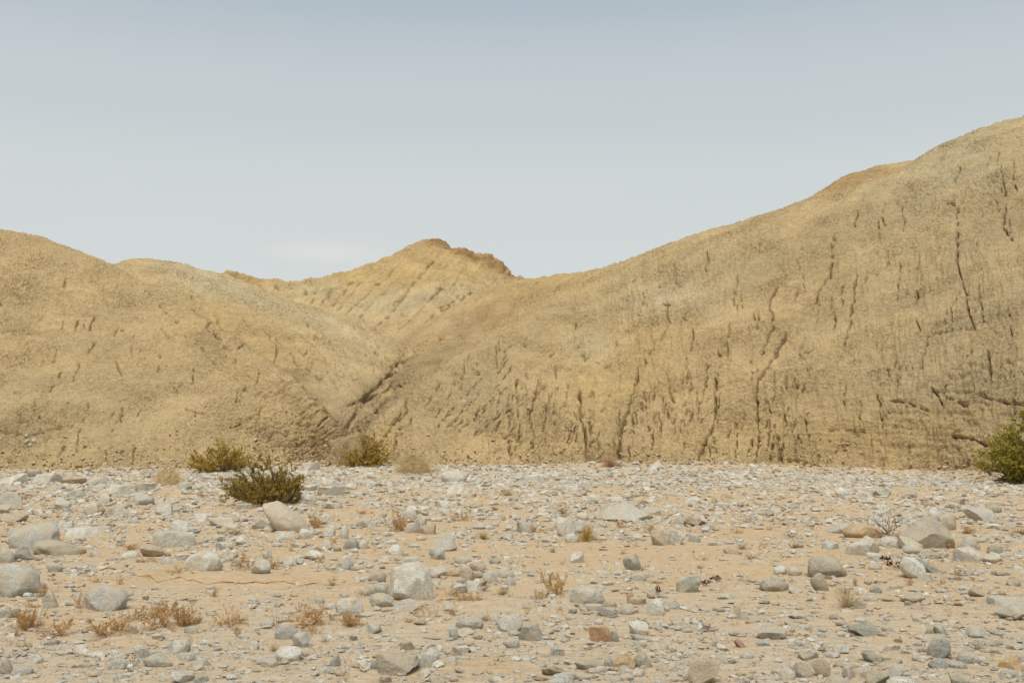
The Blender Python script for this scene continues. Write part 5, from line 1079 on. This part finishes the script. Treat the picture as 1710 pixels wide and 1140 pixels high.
# the smaller traced stones lie among them
# clods fallen from the hill lie along its foot
cl = (Y > np.where(X / Y * FPX + CX < 566, BASE_L(X / Y * FPX + CX), BASE_R(X / Y * FPX + CX)) - 2.2) & (rg.uniform(0, 1, n) < .55); T[cl] = np.array([.50, .37, .20]) * rg.uniform(.85, 1.1, (cl.sum(), 1))
tr = np.array([(s['x'], s['y'], s['z'], s['W'], s['D'], s['H']) for s in REST]); m = len(REST)
TT = np.array([TONE[s['tone']][1] for s in REST]); XI = np.array([{'R': 0, 'A': 1, 'F': 3, 'P': 1}[s['shp']] for s in REST]) + 6 * rg.integers(0, 3, m)
scatter('loose_stones', np.r_[X, tr[:, 0]], np.r_[Y, tr[:, 1]], np.r_[Z, tr[:, 2]], np.r_[S, tr[:, 3:6]], np.r_[ROT, np.c_[np.zeros((m, 2)), rg.uniform(-.4, .4, m)]], np.r_[T, TT], np.r_[rg.integers(0, NSH, n), XI], 'countless small pale and grey stones covering the riverbed')
# grit
n = 44000
px = rg.uniform(-455, 2165, n); py = 830 + 360 * rg.uniform(0, 1, n) ** .8
keep = rg.uniform(0, 1, n) < np.clip(fbm(np.c_[px / 60, py / 18, px * 0], 3, .6, 95) * 2 + .35, 0.03, 1) * np.clip(1 - .9 * blob(px, py, 340, 970, 330, 18) - .8 * blob(px, py, 1000, 925, 260, 20), 0, 1)
px, py = px[keep], py[keep]; Y = CAM_Z * FPX / (py - HY); X = (px - CX) / FPX * Y; w = rg.uniform(1.2, 3.4, len(px)) / FPX * Y; n = len(px)
S = np.c_[w, w * .8, w * .6]
scatter('gravel', X, Y, ground_z(X, Y) + w * .15, S, np.c_[rg.normal(0, .3, n), rg.normal(0, .3, n), rg.uniform(0, 6.28, n)], pk[rg.choice(len(pk), n, p=pw)] * rg.uniform(.6, 1.05, (n, 1)), rg.integers(0, NSH // 2, n) * 2 + 1, 'fine grit and pebbles scattered over the sand')

# crumbled clods lying on the lower slopes and along the foot
Vs = np.concatenate([VL[VL[:, 1] < 60], VR]); pxs_ = CX + Vs[:, 0] / Vs[:, 1] * FPX
low = np.where((Vs[:, 2] > -.02) & (Vs[:, 2] < 2.2) & (Vs[:, 1] < 45) & (pxs_ > -200) & (pxs_ < 1900))[0]
pr_ = np.exp(-Vs[low, 2] / .28) + .03; pick = rg.choice(low, 4200, p=pr_ / pr_.sum()); n = len(pick)
w = .04 * (4.5 ** (rg.uniform(0, 1, n) ** 2.4))
scatter('hill_clods', Vs[pick, 0] + rg.normal(0, .1, n), Vs[pick, 1] - .03, Vs[pick, 2] + w * .12, np.c_[w, w * .85, w * .65], np.c_[rg.normal(0, .5, n), rg.normal(0, .5, n), rg.uniform(0, 6.28, n)], np.array([.53, .39, .21]) * rg.uniform(.85, 1.12, (n, 1)), rg.integers(0, NSH, n), 'crumbled clay clods on the lower slopes of the hills')

# low dry growth at the hill foot and in the sand
def litter(name, pts, mat, gen, label, seed):
    r = np.random.default_rng(seed); G = Geo(); protos = []
    for k in range(4):
        g = gen(seed + k)
        V = np.concatenate([np.concatenate(q.V) for _, q in g]); F = []; off = 0; C = []
        for _, q in g:
            F.append(np.concatenate(q.F) + off); off += q.n; C.append(np.concatenate(q.C))
        V = V / (np.ptp(V[:, 0]), np.ptp(V[:, 0]), V[:, 2].max()); protos.append((V, np.concatenate(F), np.concatenate(C)))
    for (x, y, w, h) in pts:
        V, F, C = protos[r.integers(4)]; Yq = CAM_Z * FPX / (y - HY); Xq = (x - CX) / FPX * Yq; a = r.uniform(0, 6.28); c, s_ = math.cos(a), math.sin(a)
        V = V * (w / FPX * Yq, w / FPX * Yq, h / FPX * Yq) @ np.array([[c, s_, 0], [-s_, c, 0], [0, 0, 1]]) + (Xq, Yq, gz(Xq, Yq))
        G.V.append(V); G.F.append(F + G.n); G.C.append(C); G.n += len(V)
    tag(link(name, G.mesh(name, mat)), label, kind='stuff')
r = np.random.default_rng(12)
lp = []
while len(lp) < 420:
    x, y = r.uniform(-60, 1770), 800 + 330 * r.uniform() ** 1.2
    if r.uniform() < .25 + .75 * (math.sin(x * .02 + y * .05) > .2): lp.append((x, y, r.uniform(6, 16), r.uniform(4, 11)))
litter('dry_ground_cover', lp, M_dry, lambda s: g_sprig(s, 1.1, .3), 'tiny dry sprigs scattered between the stones', 60)
fp = [(r.uniform(-40, 240), r.uniform(779, 787), r.uniform(10, 20), r.uniform(4, 8)) for _ in range(60)] + [(r.uniform(240, 760), r.uniform(777, 782), r.uniform(8, 16), r.uniform(3, 7)) for _ in range(45)]
litter('dry_grass', fp, M_straw, lambda s: g_tuft(s, 26, 1.0), 'thin dry grass along the foot of the hills', 80)
